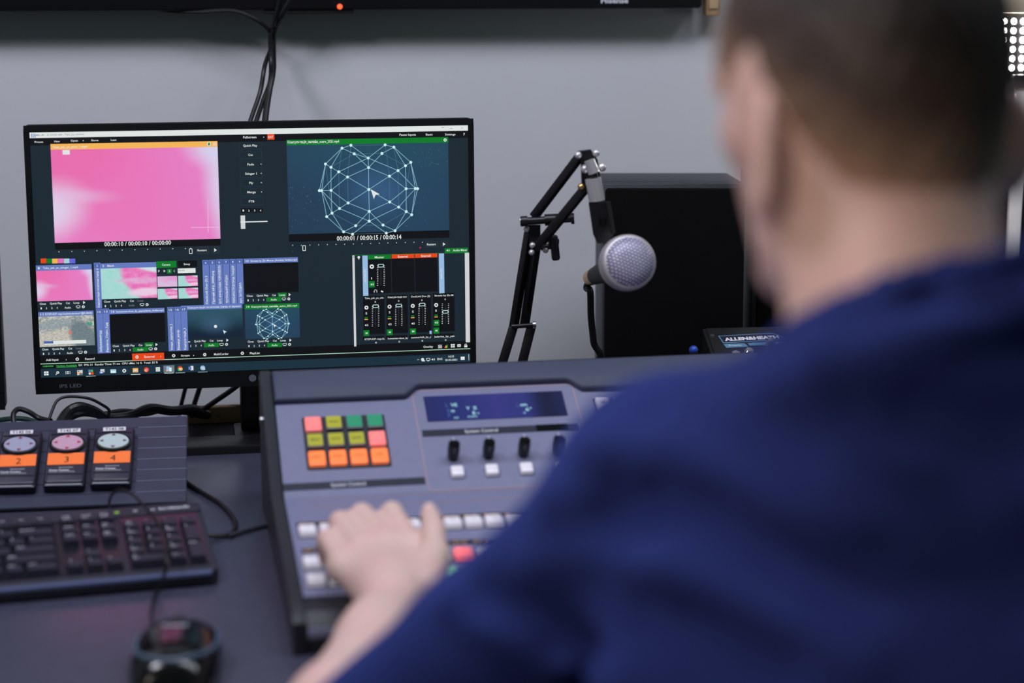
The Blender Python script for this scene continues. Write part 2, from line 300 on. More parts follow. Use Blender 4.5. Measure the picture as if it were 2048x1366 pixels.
('d',1589,522,2,'w'),('d',1629,522,2,'w'),('d',1668,522,2,'w'),('d',1707,523,2,'w'),('d',1696,547,4,'rd'),('d',1121,547,2,'g'),('l',1167,524,1179,524,3,'w'),('l',1167,546,1179,546,3,'w'),
('l',1167,524,1167,546,3,'w'),('l',1179,524,1179,546,3,'w'),('r',1719,518,1778,548,'n3'),('t',1727,1767,533,10,'w','Restart'),('r',1785,518,1826,547,'n3'),('p',1800,534,8,'w'),('r',1808,553,1914,575,'g'),
('t',1845,1911,563,10,'w','Audio Mixer'),('s',1823,563,7,'w'),('r',0,580,239,604,'b'),('P',0,604,239,739),('t',9,16,592,10,'w','1'),('t',30,180,592,9,'w','Taka_yak_ye_stinger_1.mp4'),
('t',9,36,750,9,'w','Close'),('t',53,105,750,9,'w','Quick Play'),('t',122,139,750,9,'w','Cut'),('t',155,180,750,9,'w','Loop'),('p',196,750,7,'w'),('t',12,17,770,9,'w','1'),('t',35,40,770,9,'w','2'),
('t',58,63,770,9,'w','3'),('t',81,86,770,9,'w','4'),('t',115,142,770,9,'w','Audio'),('l',166,764,182,764,2,'w'),('l',166,764,166,771,2,'w'),('l',182,764,182,771,2,'w'),('l',168,773,180,773,3.5,'w'),
('g',196,769,7,'w','n'),('r',1,787,239,807,'b'),('S',1,807,239,942),('t',10,23,797,10,'w','11'),('t',31,235,797,9,'w','RTSPUDP rtsp://adminukraine1@5.58.82.'),('t',10,37,953,9,'w','Close'),
('t',54,106,953,9,'w','Quick Play'),('t',123,140,953,9,'w','Cut'),('t',156,181,953,9,'gy','Loop'),('t',13,18,973,9,'w','1'),('t',36,41,973,9,'w','2'),('t',59,64,973,9,'w','3'),('t',82,87,973,9,'w','4'),
('t',116,143,973,9,'w','Audio'),('l',167,967,183,967,2,'w'),('l',167,967,167,974,2,'w'),('l',183,967,183,974,2,'w'),('l',169,976,181,976,3.5,'w'),('g',197,972,7,'w','n'),('r',277,579,519,602,'b'),
('B',277,602,519,738),('t',286,292,590,10,'w','3'),('t',307,337,590,9,'w','Blank'),('t',286,313,749,9,'w','Close'),('t',330,382,749,9,'w','Quick Play'),('t',399,416,749,9,'w','Cut'),
('t',432,457,749,9,'gy','Loop'),('t',289,294,769,9,'w','1'),('t',312,317,769,9,'w','2'),('t',335,340,769,9,'w','3'),('t',358,363,769,9,'w','4'),('t',392,419,769,9,'gy','Audio'),('l',443,763,459,763,2,'w'),
('l',443,763,443,770,2,'w'),('l',459,763,459,770,2,'w'),('l',445,772,457,772,3.5,'w'),('g',473,768,7,'w','n'),('r',307,785,548,806,'b'),('r',307,806,548,938,'k'),('t',316,329,795,10,'w','14'),
('t',337,544,795,9,'w','hometown-show_by_paperplanes_Artlist.mp3'),('t',316,343,949,9,'w','Close'),('t',360,412,949,9,'w','Quick Play'),('t',429,446,949,9,'w','Cut'),('r',455,939,493,958,'g'),
('t',462,487,949,9,'w','Loop'),('p',503,949,7,'w'),('t',319,324,969,9,'w','1'),('t',342,347,969,9,'w','2'),('t',365,370,969,9,'w','3'),('t',388,393,969,9,'w','4'),('r',403,959,469,978,'g'),
('t',422,449,969,9,'w','Audio'),('l',473,963,489,963,2,'w'),('l',473,963,473,970,2,'w'),('l',489,963,489,970,2,'w'),('l',475,972,487,972,3.5,'w'),('g',503,968,7,'w','n'),('r',620,778,891,798,'b'),
('H',620,798,891,929),('t',629,642,788,10,'w','18'),('t',650,884,788,9,'w','Консультація початкова (титр) зі звуком'),('t',629,656,940,9,'w','Close'),('t',673,725,940,9,'w','Quick Play'),
('t',742,759,940,9,'w','Cut'),('t',775,800,940,9,'w','Loop'),('p',816,940,7,'w'),('t',632,637,960,9,'w','1'),('t',655,660,960,9,'w','2'),('t',678,683,960,9,'w','3'),('t',701,706,960,9,'w','4'),
('r',716,950,782,969,'g'),('t',735,762,960,9,'w','Audio'),('l',786,954,802,954,2,'w'),('l',786,954,786,961,2,'w'),('l',802,954,802,961,2,'w'),('l',788,963,800,963,3.5,'w'),('g',816,959,7,'w','n'),
('r',903,575,1144,597,'b'),('r',903,597,1144,732,'k'),('t',912,925,586,10,'w','10'),('t',933,1140,586,9,'w','Streets by Ziv Moran (Awake) Artlist.mp3'),('t',912,939,743,9,'w','Close'),
('t',956,1008,743,9,'w','Quick Play'),('t',1025,1042,743,9,'w','Cut'),('r',1051,733,1089,752,'g'),('t',1058,1083,743,9,'w','Loop'),('p',1099,743,7,'w'),('t',915,920,763,9,'w','1'),('t',938,943,763,9,'w','2'),
('t',961,966,763,9,'w','3'),('t',984,989,763,9,'w','4'),('r',999,753,1065,772,'g'),('t',1018,1045,763,9,'w','Audio'),('l',1069,757,1085,757,2,'w'),('l',1069,757,1069,764,2,'w'),('l',1085,757,1085,764,2,'w'),
('l',1071,766,1083,766,3.5,'w'),('g',1099,762,7,'w','n'),('r',901,782,1145,804,'g'),('G',901,804,1145,939),('t',910,923,793,10,'w','19'),('t',931,1135,793,9,'w','Консультація_онлайн_outro_2021.mp4'),
('t',910,937,950,9,'w','Close'),('t',954,1006,950,9,'w','Quick Play'),('t',1023,1040,950,9,'w','Cut'),('t',1056,1081,950,9,'w','Loop'),('p',1097,950,7,'w'),('t',913,918,970,9,'w','1'),
('t',936,941,970,9,'w','2'),('t',959,964,970,9,'w','3'),('t',982,987,970,9,'w','4'),('r',997,960,1063,979,'g'),('t',1016,1043,970,9,'w','Audio'),('l',1067,964,1083,964,2,'w'),('l',1067,964,1067,971,2,'w'),
('l',1083,964,1083,971,2,'w'),('l',1069,973,1081,973,3.5,'w'),('g',1097,969,7,'w','n'),('l',997,806,984,810,1.6,'c1'),('l',997,806,1023,825,1.6,'c1'),('l',984,810,1002,819,1.6,'c1'),
('l',1002,819,1023,840,1.6,'c1'),('l',1002,819,1023,825,1.6,'c1'),('l',1023,825,1049,806,1.6,'c1'),('l',1023,825,978,845,1.6,'c1'),('l',1023,825,1068,846,1.6,'c1'),('l',1049,806,1062,810,1.6,'c1'),
('l',1044,819,1023,840,1.6,'c1'),('l',1044,819,1062,810,1.6,'c1'),('l',1062,810,1087,833,1.6,'c1'),('l',1062,810,1079,838,1.6,'c1'),('l',984,810,958,833,1.6,'c1'),('l',984,810,966,838,1.6,'c1'),
('l',958,833,966,838,1.6,'c1'),('l',966,838,978,845,1.6,'c1'),('l',978,845,991,854,1.6,'c1'),('l',991,854,1023,840,1.6,'c1'),('l',1023,840,1054,854,1.6,'c1'),('l',1054,854,1068,846,1.6,'c1'),
('l',1068,846,1079,838,1.6,'c1'),('l',1079,838,1087,833,1.6,'c1'),('l',958,833,952,873,1.6,'c1'),('l',958,833,948,873,1.6,'c1'),('l',978,845,952,873,1.6,'c1'),('l',991,854,966,873,1.6,'c1'),
('l',952,873,966,873,1.6,'c1'),('l',966,873,966,838,1.6,'c1'),('l',966,873,966,908,1.6,'c1'),('l',952,873,966,908,1.6,'c1'),('l',952,873,958,914,1.6,'c1'),('l',952,873,978,901,1.6,'c1'),
('l',991,893,978,901,1.6,'c1'),('l',978,901,966,908,1.6,'c1'),('l',966,908,958,914,1.6,'c1'),('l',966,873,991,893,1.6,'c1'),('l',991,893,1023,874,1.6,'c1'),('l',991,854,1023,874,1.6,'c1'),
('l',1023,874,1054,854,1.6,'c1'),('l',1023,874,1054,893,1.6,'c1'),('l',1023,840,1023,874,1.6,'c1'),('l',1023,874,1023,907,1.6,'c1'),('l',991,893,1023,907,1.6,'c1'),('l',1023,907,1054,893,1.6,'c1'),
('l',978,901,1023,922,1.6,'c1'),('l',1023,907,1023,922,1.6,'c1'),('l',1023,922,1068,902,1.6,'c1'),('l',1054,893,1068,902,1.6,'c1'),('l',1068,902,1079,909,1.6,'c1'),('l',1079,909,1087,914,1.6,'c1'),
('l',1054,893,1080,874,1.6,'c1'),('l',1054,854,1080,874,1.6,'c1'),('l',1080,874,1094,874,1.6,'c1'),('l',1068,846,1094,874,1.6,'c1'),('l',1079,838,1080,874,1.6,'c1'),('l',1080,874,1079,909,1.6,'c1'),
('l',1094,874,1068,902,1.6,'c1'),('l',1094,874,1087,833,1.6,'c1'),('l',1097,874,1087,833,1.6,'c1'),('l',1097,874,1087,914,1.6,'c1'),('l',1094,874,1087,914,1.6,'c1'),('l',958,914,983,937,1.6,'c1'),
('l',966,908,983,937,1.6,'c1'),('l',983,937,997,941,1.6,'c1'),('l',1002,928,983,937,1.6,'c1'),('l',1002,928,1023,907,1.6,'c1'),('l',1023,922,997,941,1.6,'c1'),('l',1023,922,1048,941,1.6,'c1'),
('l',1023,907,1044,928,1.6,'c1'),('l',1044,928,1062,938,1.6,'c1'),('l',1048,941,1062,938,1.6,'c1'),('l',1062,938,1087,914,1.6,'c1'),('l',1062,938,1079,909,1.6,'c1'),('l',1023,825,1023,840,1.6,'c1'),
('d',997,806,3.2,'c0'),('d',984,810,3.2,'c0'),('d',1002,819,3.2,'c0'),('d',1023,825,3.2,'c0'),('d',1044,819,3.2,'c0'),('d',1049,806,3.2,'c0'),('d',1062,810,3.2,'c0'),('d',958,833,3.2,'c0'),
('d',966,838,3.2,'c0'),('d',978,845,3.2,'c0'),('d',991,854,3.2,'c0'),('d',1023,840,3.2,'c0'),('d',1054,854,3.2,'c0'),('d',1068,846,3.2,'c0'),('d',1079,838,3.2,'c0'),('d',1087,833,3.2,'c0'),
('d',948,873,3.2,'c0'),('d',952,873,3.2,'c0'),('d',966,873,3.2,'c0'),('d',1023,874,3.2,'c0'),('d',1080,874,3.2,'c0'),('d',1094,874,3.2,'c0'),('d',1097,874,3.2,'c0'),('d',991,893,3.2,'c0'),
('d',978,901,3.2,'c0'),('d',966,908,3.2,'c0'),('d',958,914,3.2,'c0'),('d',1054,893,3.2,'c0'),('d',1068,902,3.2,'c0'),('d',1079,909,3.2,'c0'),('d',1087,914,3.2,'c0'),('d',1023,907,3.2,'c0'),
('d',1023,922,3.2,'c0'),('d',1002,928,3.2,'c0'),('d',983,937,3.2,'c0'),('d',997,941,3.2,'c0'),('d',1044,928,3.2,'c0'),('d',1062,938,3.2,'c0'),('d',1048,941,3.2,'c0'),('c',1026,873,17,'w'),
('d',770,876,7,'w'),('c',802,893,18,'c0'),('r',520,577,607,606,'g'),('t',544,581,592,9,'w','Camera'),('r',614,577,697,606,'k'),('t',639,667,592,9,'w','Setup'),('r',565,612,586,632,'g'),
('t',527,534,620,9,'w','F'),('t',550,557,620,9,'w','M'),('t',573,579,621,9,'w','S'),('t',594,600,621,9,'w','C'),('r',612,611,690,632,'w'),('t',616,641,620,6,'gy','00:04'),('Q',522,644,608,691),
('B',612,644,698,691),('B',521,699,607,746),('B',612,699,698,746),('r',249,575,277,779,'b'),('r',251,578,275,597,'b2'),('t',260,266,588,9,'w','2'),('v',263,774,601,10,'w','Консультація початкова (титр) зі'),
('r',250,781,278,980,'b'),('r',252,784,276,803,'b2'),('t',257,271,794,9,'w','12'),('v',264,975,877,10,'w','Зображення.jpg'),('r',279,780,307,980,'b'),('r',281,783,305,802,'b2'),('t',286,300,793,9,'w','13'),
('v',293,975,842,10,'w','Реклама_Стрім_2.jpg'),('r',560,782,588,982,'b'),('r',562,785,586,804,'b2'),('t',567,581,795,9,'w','15'),('v',574,977,858,10,'w','Умань_відпустка_2'),('r',590,782,618,982,'b'),
('r',592,785,616,804,'b2'),('t',597,611,795,9,'w','16'),('v',604,977,886,10,'w','Вінниця_вечір'),('r',619,782,647,982,'b'),('r',621,785,645,804,'b2'),('t',626,640,795,9,'w','17'),('v',633,977,879,10,'w','Консультація_3'),
('r',721,576,749,778,'b'),('r',723,579,747,598,'b2'),('t',732,738,589,9,'w','4'),('v',735,773,647,10,'w','DeckLink Duo (2) 2'),('r',751,576,779,778,'b'),('r',753,579,777,598,'b2'),('t',762,768,589,9,'w','5'),
('v',765,773,626,10,'w','Прямий ефір_00000.png'),('r',781,575,809,778,'b'),('r',783,578,807,597,'b2'),('t',792,798,588,9,'w','6'),('v',795,773,601,10,'w',"ВУЛ. В'ЯЧЕСЛАВА ЧОРНОВОЛА"),
('r',811,575,839,778,'b'),('r',813,578,837,597,'b2'),('t',822,828,588,9,'w','7'),('v',825,773,647,10,'w','ТЕАТРАЛЬНИЙ МАЙДАН'),('r',841,575,869,778,'b'),('r',843,578,867,597,'b2'),('t',852,858,588,9,'w','8'),
('v',855,773,605,10,'w','ПЕРЕХРЕСТЯ ВУЛИЦЬ ТАНЦОР'),('r',871,575,899,778,'b'),('r',873,578,897,597,'b2'),('t',882,888,588,9,'w','9'),('v',885,773,682,10,'w','вул. ЗАТЕЦЬКА'),('r',0,981,1920,1040,'k'),
('l',0,1018,1920,1018,3,'lg'),('t',25,79,1001,10,'w','Add Input'),('d',112,1003,2,'w'),('g',160,1002,8,'w','k'),('t',194,235,1002,10,'w','Record'),('r',399,986,539,1018,'or'),('g',420,1002,8,'w','or'),
('t',452,497,1002,10,'w','External'),('t',523,525,1003,8,'w','i'),('g',581,1002,8,'w','k'),('t',613,651,1003,9,'w','Stream'),('d',669,1004,2,'w'),('t',10,55,1029,7,'lgr','1080i50'),
('t',68,157,1029,7,'lgr','Update Available'),('l',68,1035,157,1036,2,'lgr'),('t',165,510,1029,9,'w','EX  FPS: 31  Render Time: 71 ms  CPU vMix: 16 %  Total: 33 %'),('g',718,1002,8,'w','k'),
('t',759,824,1002,10,'w','MultiCorder'),('g',885,1002,8,'w','k'),('t',918,963,1003,10,'w','PlayList'),('r',1388,574,1398,989,'gw'),('l',1390,581,1397,581,3,'gy'),('l',1385,573,1918,576,2,'g'),
('r',1899,576,1919,988,'gw'),('d',1417,583,6,'w'),('l',1417,583,1417,594,3,'w'),('r',1433,576,1457,759,'sb'),('r',1780,576,1804,759,'sb'),('v',1444,698,637,7,'w','OUTPUTS'),('v',1791,691,645,7,'w','INPUTS'),
('r',1459,576,1562,594,'g'),('r',1459,594,1562,750,'k'),('t',1489,1532,585,10,'w','Master'),('r',1565,575,1668,593,'or'),('r',1565,593,1668,749,'k'),('t',1594,1638,585,10,'w','External'),
('r',1671,575,1773,593,'or'),('r',1671,593,1773,749,'k'),('t',1700,1744,585,10,'w','External2'),('g',1475,627,11,'w','k'),('r',1461,693,1487,722,'g'),('s',1475,708,7,'w'),('t',1471,1474,680,11,'w','I'),
('l',1499,624,1504,624,2.2,'w'),('l',1529,625,1534,625,2.2,'w'),('l',1499,632,1504,632,2.2,'w'),('l',1529,633,1533,633,2.2,'w'),('l',1499,640,1504,640,2.2,'w'),('l',1529,641,1533,641,2.2,'w'),
('l',1499,648,1503,648,2.2,'w'),('l',1528,649,1533,649,2.2,'w'),('l',1498,656,1503,657,2.2,'w'),('l',1528,657,1533,657,2.2,'w'),('l',1498,665,1503,665,2.2,'w'),('l',1528,666,1533,666,2.2,'w'),
('l',1498,673,1503,673,2.2,'w'),('l',1528,674,1533,674,2.2,'w'),('l',1498,681,1503,681,2.2,'w'),('l',1528,682,1533,682,2.2,'w'),('l',1498,689,1503,689,2.2,'w'),('l',1528,690,1532,690,2.2,'w'),
('l',1498,697,1502,697,2.2,'w'),('l',1527,698,1532,698,2.2,'w'),('l',1497,705,1502,706,2.2,'w'),('l',1527,706,1532,706,2.2,'w'),('l',1497,714,1502,714,2.2,'w'),('l',1527,714,1532,715,2.2,'w'),
('l',1516,624,1515,714,3,'n3'),('r',1502,617,1530,631,'k'),('l',1504,618,1528,618,2.6,'c0'),('l',1504,630,1528,630,2.6,'c0'),('l',1504,618,1504,630,2.6,'c0'),('l',1528,618,1528,630,2.6,'c0'),
('l',1501,624,1504,624,2.6,'c0'),('l',1528,624,1531,624,2.6,'c0'),('l',1484,745,1484,738,3,'w'),('l',1496,745,1496,738,3,'w'),('l',1484,737,1487,733,2,'w'),('l',1487,733,1493,733,2,'w'),
('l',1493,733,1496,737,2,'w'),('l',1515,739,1524,744,6,'w'),('r',1432,760,1529,936,'k'),('t',1440,1526,770,8,'w','Taka_yak_ye_stin'),('t',1485,1491,788,8,'w','0'),('g',1447,813,10,'w','k'),
('t',1442,1450,839,10,'w','S'),('r',1438,856,1452,862,'g'),('r',1437,865,1453,869,'am'),('s',1446,893,7,'w'),('r',1432,916,1458,943,'g'),('t',1441,1450,930,9,'w','M'),('l',1472,809,1477,809,2.2,'w'),
('l',1500,810,1505,810,2.2,'w'),('l',1472,817,1477,817,2.2,'w'),('l',1500,818,1505,818,2.2,'w'),('l',1472,825,1477,825,2.2,'w'),('l',1500,826,1505,826,2.2,'w'),('l',1472,833,1477,833,2.2,'w'),
('l',1500,834,1504,834,2.2,'w'),('l',1472,841,1476,841,2.2,'w'),('l',1499,842,1504,842,2.2,'w'),('l',1471,849,1476,849,2.2,'w'),('l',1499,850,1504,850,2.2,'w'),('l',1471,857,1476,858,2.2,'w'),
('l',1499,858,1504,858,2.2,'w'),('l',1471,866,1476,866,2.2,'w'),('l',1499,866,1504,867,2.2,'w'),('l',1471,874,1476,874,2.2,'w'),('l',1499,875,1504,875,2.2,'w'),('l',1471,882,1476,882,2.2,'w'),
('l',1499,883,1503,883,2.2,'w'),('l',1471,890,1475,890,2.2,'w'),('l',1499,891,1503,891,2.2,'w'),('l',1470,898,1475,898,2.2,'w'),('l',1498,899,1503,899,2.2,'w'),('l',1489,809,1487,899,3,'n3'),
('r',1475,801,1503,815,'k'),('l',1477,802,1501,802,2.6,'c0'),('l',1477,814,1501,814,2.6,'c0'),('l',1477,802,1477,814,2.6,'c0'),('l',1501,802,1501,814,2.6,'c0'),('l',1474,808,1477,808,2.6,'c0'),
('l',1501,808,1504,808,2.6,'c0'),('r',1428,946,1525,962,'k'),('t',1436,1527,958,8,'w','RTSPUDP rtsp://a'),('t',1484,1491,975,8,'w','0'),('r',1538,759,1635,935,'k'),('t',1545,1631,769,8,'w','Консультація поч'),
('t',1591,1597,787,8,'w','0'),('g',1552,812,10,'w','k'),('t',1548,1556,838,10,'w','S'),('r',1544,856,1558,862,'g'),('r',1543,865,1559,869,'am'),('s',1552,893,7,'w'),('r',1538,916,1564,943,'g'),
('t',1547,1556,929,9,'w','M'),('l',1578,808,1583,808,2.2,'w'),('l',1606,809,1611,809,2.2,'w'),('l',1578,816,1583,816,2.2,'w'),('l',1606,817,1611,817,2.2,'w'),('l',1578,824,1582,825,2.2,'w'),
('l',1606,825,1611,825,2.2,'w'),('l',1577,833,1582,833,2.2,'w'),('l',1606,833,1610,834,2.2,'w'),('l',1577,841,1582,841,2.2,'w'),('l',1605,842,1610,842,2.2,'w'),('l',1577,849,1582,849,2.2,'w'),
('l',1605,850,1610,850,2.2,'w'),('l',1577,857,1582,857,2.2,'w'),('l',1605,858,1610,858,2.2,'w'),('l',1577,865,1582,865,2.2,'w'),('l',1605,866,1610,866,2.2,'w'),('l',1577,873,1582,873,2.2,'w'),
('l',1605,874,1610,874,2.2,'w'),('l',1577,881,1581,882,2.2,'w'),('l',1605,882,1610,882,2.2,'w'),('l',1576,890,1581,890,2.2,'w'),('l',1605,890,1609,891,2.2,'w'),('l',1576,898,1581,898,2.2,'w'),
('l',1604,899,1609,899,2.2,'w'),('l',1594,809,1593,898,3,'n3'),('r',1580,801,1608,815,'k'),('l',1582,802,1606,802,2.6,'c0'),('l',1582,814,1606,814,2.6,'c0'),('l',1582,802,1582,814,2.6,'c0'),
('l',1606,802,1606,814,2.6,'c0'),('l',1579,808,1582,808,2.6,'c0'),('l',1606,808,1609,808,2.6,'c0'),('r',1534,945,1631,962,'k'),('t',1542,1633,958,8,'w','hometown-show_by'),('t',1590,1597,974,8,'w','0'),
('r',1644,759,1742,935,'k'),('t',1651,1738,769,8,'w','DeckLink Duo (2)'),('t',1697,1703,787,8,'w','0'),('g',1658,812,10,'w','k'),('t',1654,1662,838,10,'w','S'),('r',1650,855,1664,861,'g'),
('r',1649,864,1665,868,'am'),('s',1658,893,7,'w'),('r',1644,916,1671,943,'g'),('t',1653,1663,929,9,'w','M'),('l',1684,808,1689,808,2.2,'w'),('l',1712,809,1717,809,2.2,'w'),('l',1684,816,1689,816,2.2,'w'),
('l',1712,817,1717,817,2.2,'w'),('l',1684,824,1689,824,2.2,'w'),('l',1712,825,1717,825,2.2,'w'),('l',1684,832,1689,832,2.2,'w'),('l',1712,833,1717,833,2.2,'w'),('l',1684,840,1688,840,2.2,'w'),
('l',1712,841,1717,841,2.2,'w'),('l',1683,848,1688,849,2.2,'w'),('l',1712,849,1716,849,2.2,'w'),('l',1683,857,1688,857,2.2,'w'),('l',1711,857,1716,858,2.2,'w'),('l',1683,865,1688,865,2.2,'w'),
('l',1711,866,1716,866,2.2,'w'),('l',1683,873,1688,873,2.2,'w'),('l',1711,874,1716,874,2.2,'w'),('l',1683,881,1688,881,2.2,'w'),('l',1711,882,1716,882,2.2,'w'),('l',1683,889,1688,889,2.2,'w'),
('l',1711,890,1716,890,2.2,'w'),('l',1683,897,1687,898,2.2,'w'),('l',1711,898,1716,898,2.2,'w'),('l',1701,808,1700,898,3,'n3'),('r',1687,800,1715,814,'k'),('l',1689,801,1713,801,2.6,'c0'),
('l',1689,813,1713,813,2.6,'c0'),('l',1689,801,1689,813,2.6,'c0'),('l',1713,801,1713,813,2.6,'c0'),('l',1686,807,1689,807,2.6,'c0'),('l',1713,807,1716,807,2.6,'c0'),('r',1640,945,1737,962,'k'),
('t',1648,1740,957,8,'w','summerfolk_by_y'),('t',1696,1703,974,8,'w','0'),('r',1750,758,1849,934,'k'),('t',1758,1844,768,8,'w','Streets by Ziv M'),('t',1804,1809,786,8,'w','0'),('g',1765,811,10,'w','k'),
('t',1760,1768,837,10,'w','S'),('r',1757,855,1771,861,'g'),('r',1756,864,1772,868,'am'),('r',1752,880,1778,907,'g'),('s',1765,892,7,'w'),('r',1751,915,1777,943,'g'),('t',1760,1769,929,9,'w','M'),
('l',1791,807,1796,807,2.2,'w'),('l',1819,808,1824,808,2.2,'w'),('l',1791,815,1795,815,2.2,'w'),('l',1819,816,1824,816,2.2,'w'),('l',1790,823,1795,824,2.2,'w'),('l',1819,824,1824,824,2.2,'w'),
('l',1790,832,1795,832,2.2,'w'),('l',1819,832,1823,833,2.2,'w'),('l',1790,840,1795,840,2.2,'w'),('l',1818,841,1823,841,2.2,'w'),('l',1790,848,1795,848,2.2,'w'),('l',1818,849,1823,849,2.2,'w'),
('l',1790,856,1795,856,2.2,'w'),('l',1818,857,1823,857,2.2,'w'),('l',1790,864,1795,864,2.2,'w'),('l',1818,865,1823,865,2.2,'w'),('l',1790,872,1795,873,2.2,'w'),('l',1818,873,1823,874,2.2,'w'),
('l',1790,881,1794,881,2.2,'w'),('l',1818,882,1823,882,2.2,'w'),('l',1789,889,1794,889,2.2,'w'),('l',1818,890,1823,890,2.2,'w'),('l',1789,897,1794,897,2.2,'w'),('l',1818,898,1823,898,2.2,'w'),
('l',1807,808,1806,898,3,'n3'),('r',1793,837,1821,851,'k'),('l',1795,838,1819,838,2.6,'c0'),('l',1795,850,1819,850,2.6,'c0'),('l',1795,838,1795,850,2.6,'c0'),('l',1819,838,1819,850,2.6,'c0'),
('l',1792,844,1795,844,2.6,'c0'),('l',1819,844,1822,844,2.6,'c0'),('r',1747,945,1844,962,'k'),('t',1755,1847,957,8,'w','balerina_by_yeh'),('t',1803,1810,974,8,'w','0'),('r',1733,929,1743,944,'sb'),
('t',1704,1748,1002,10,'w','Overlay'),('l',1771,997,1789,997,3,'w'),('l',1771,1003,1789,1003,3,'w'),('l',1771,1009,1789,1009,3,'w'),('r',1801,1004,1805,1011,'or'),('r',1806,999,1811,1011,'am'),
('r',1812,995,1817,1011,'g'),('r',1830,994,1838,1001,'w'),('r',1840,994,1848,1001,'w'),('r',1830,1003,1838,1010,'w'),('r',1840,1003,1848,1010,'w'),('r',1860,996,1876,1008,'w'),('r',1863,1001,1873,1004,'gy'),
('r',1892,1002,1906,1011,'w'),('l',1895,1002,1895,996,2,'w'),('l',1903,1002,1903,996,2,'w'),('l',1895,996,1903,996,2,'w'),('t',1673,1685,1061,5,'w','^'),('d',1699,1060,7,'w'),('l',1695,1066,1710,1067,5,'w'),
('l',1717,1056,1733,1056,2.4,'w'),('l',1717,1065,1733,1065,2.4,'w'),('l',1717,1056,1717,1065,2.4,'w'),('l',1733,1056,1733,1065,2.4,'w'),('l',1721,1068,1729,1068,2.4,'w'),('s',1748,1062,7,'w'),
('t',1767,1790,1061,10,'w','ENG'),('t',1818,1844,1051,9,'w','16:33'),('t',1803,1858,1067,9,'w','25.03.2021'),('r',1875,1054,1893,1069,'w'),('l',1912,1043,1913,1072,2,'w'),('r',14,1052,22,1060,'w'),
('r',24,1052,33,1060,'w'),('r',14,1062,22,1070,'w'),('r',24,1062,33,1070,'w'),('g',73,1059,6.8,'w','tb'),('l',64,1069,69,1063,2.5,'w'),('l',108,1054,108,1068,1.9,'w'),('r',112,1055,121,1060,'w'),
('r',112,1063,121,1067,'w'),('l',126,1054,126,1068,1.9,'w'),('r',157,1052,181,1074,'gw'),('r',157,1061,174,1069,'am'),('r',166,1065,181,1074,'gy'),('r',159,1054,167,1059,'b2'),('r',206,1051,215,1063,'b'),
('r',216,1052,226,1061,'lgr'),('d',222,1068,6.8,'or'),('d',211,1069,5.0,'w'),('r',195,1080,237,1083,'c0'),('r',258,1051,276,1065,'gw'),('r',254,1060,270,1071,'b'),('r',258,1063,267,1068,'w'),
('r',302,1054,326,1070,'c0'),('r',304,1056,324,1060,'sb'),('g',362,1062,9.3,'w','tb'),('r',399,1052,423,1071,'am'),('r',404,1059,418,1067,'w'),('r',404,1063,418,1067,'sb'),('r',390,1079,432,1082,'c0'),
('d',459,1061,11.2,'or'),('d',457,1064,6.2,'am'),('d',461,1060,5.0,'pk'),('r',500,1051,519,1071,'gw'),('r',504,1056,514,1065,'lg'),('r',534,1045,582,1078,'gy'),('r',547,1050,562,1070,'sb'),
('r',559,1055,570,1072,'c0'),('r',546,1065,553,1072,'am'),('r',537,1079,579,1082,'c0'),('d',607,1061,11.2,'or'),('d',603,1066,6.2,'lgr'),('d',612,1064,6.8,'am'),('d',607,1062,4.3,'w'),
('r',586,1080,628,1083,'c0'),('r',653,1051,666,1071,'w'),('r',644,1054,657,1068,'b'),('d',707,1062,11.2,'sb'),('c',703,1057,11.2,'w'),('d',714,1068,4.3,'gw'),('r',686,1080,728,1083,'c0'),
('r',19,917,202,932,'w'),('r',19,917,60,928,'b2'),]

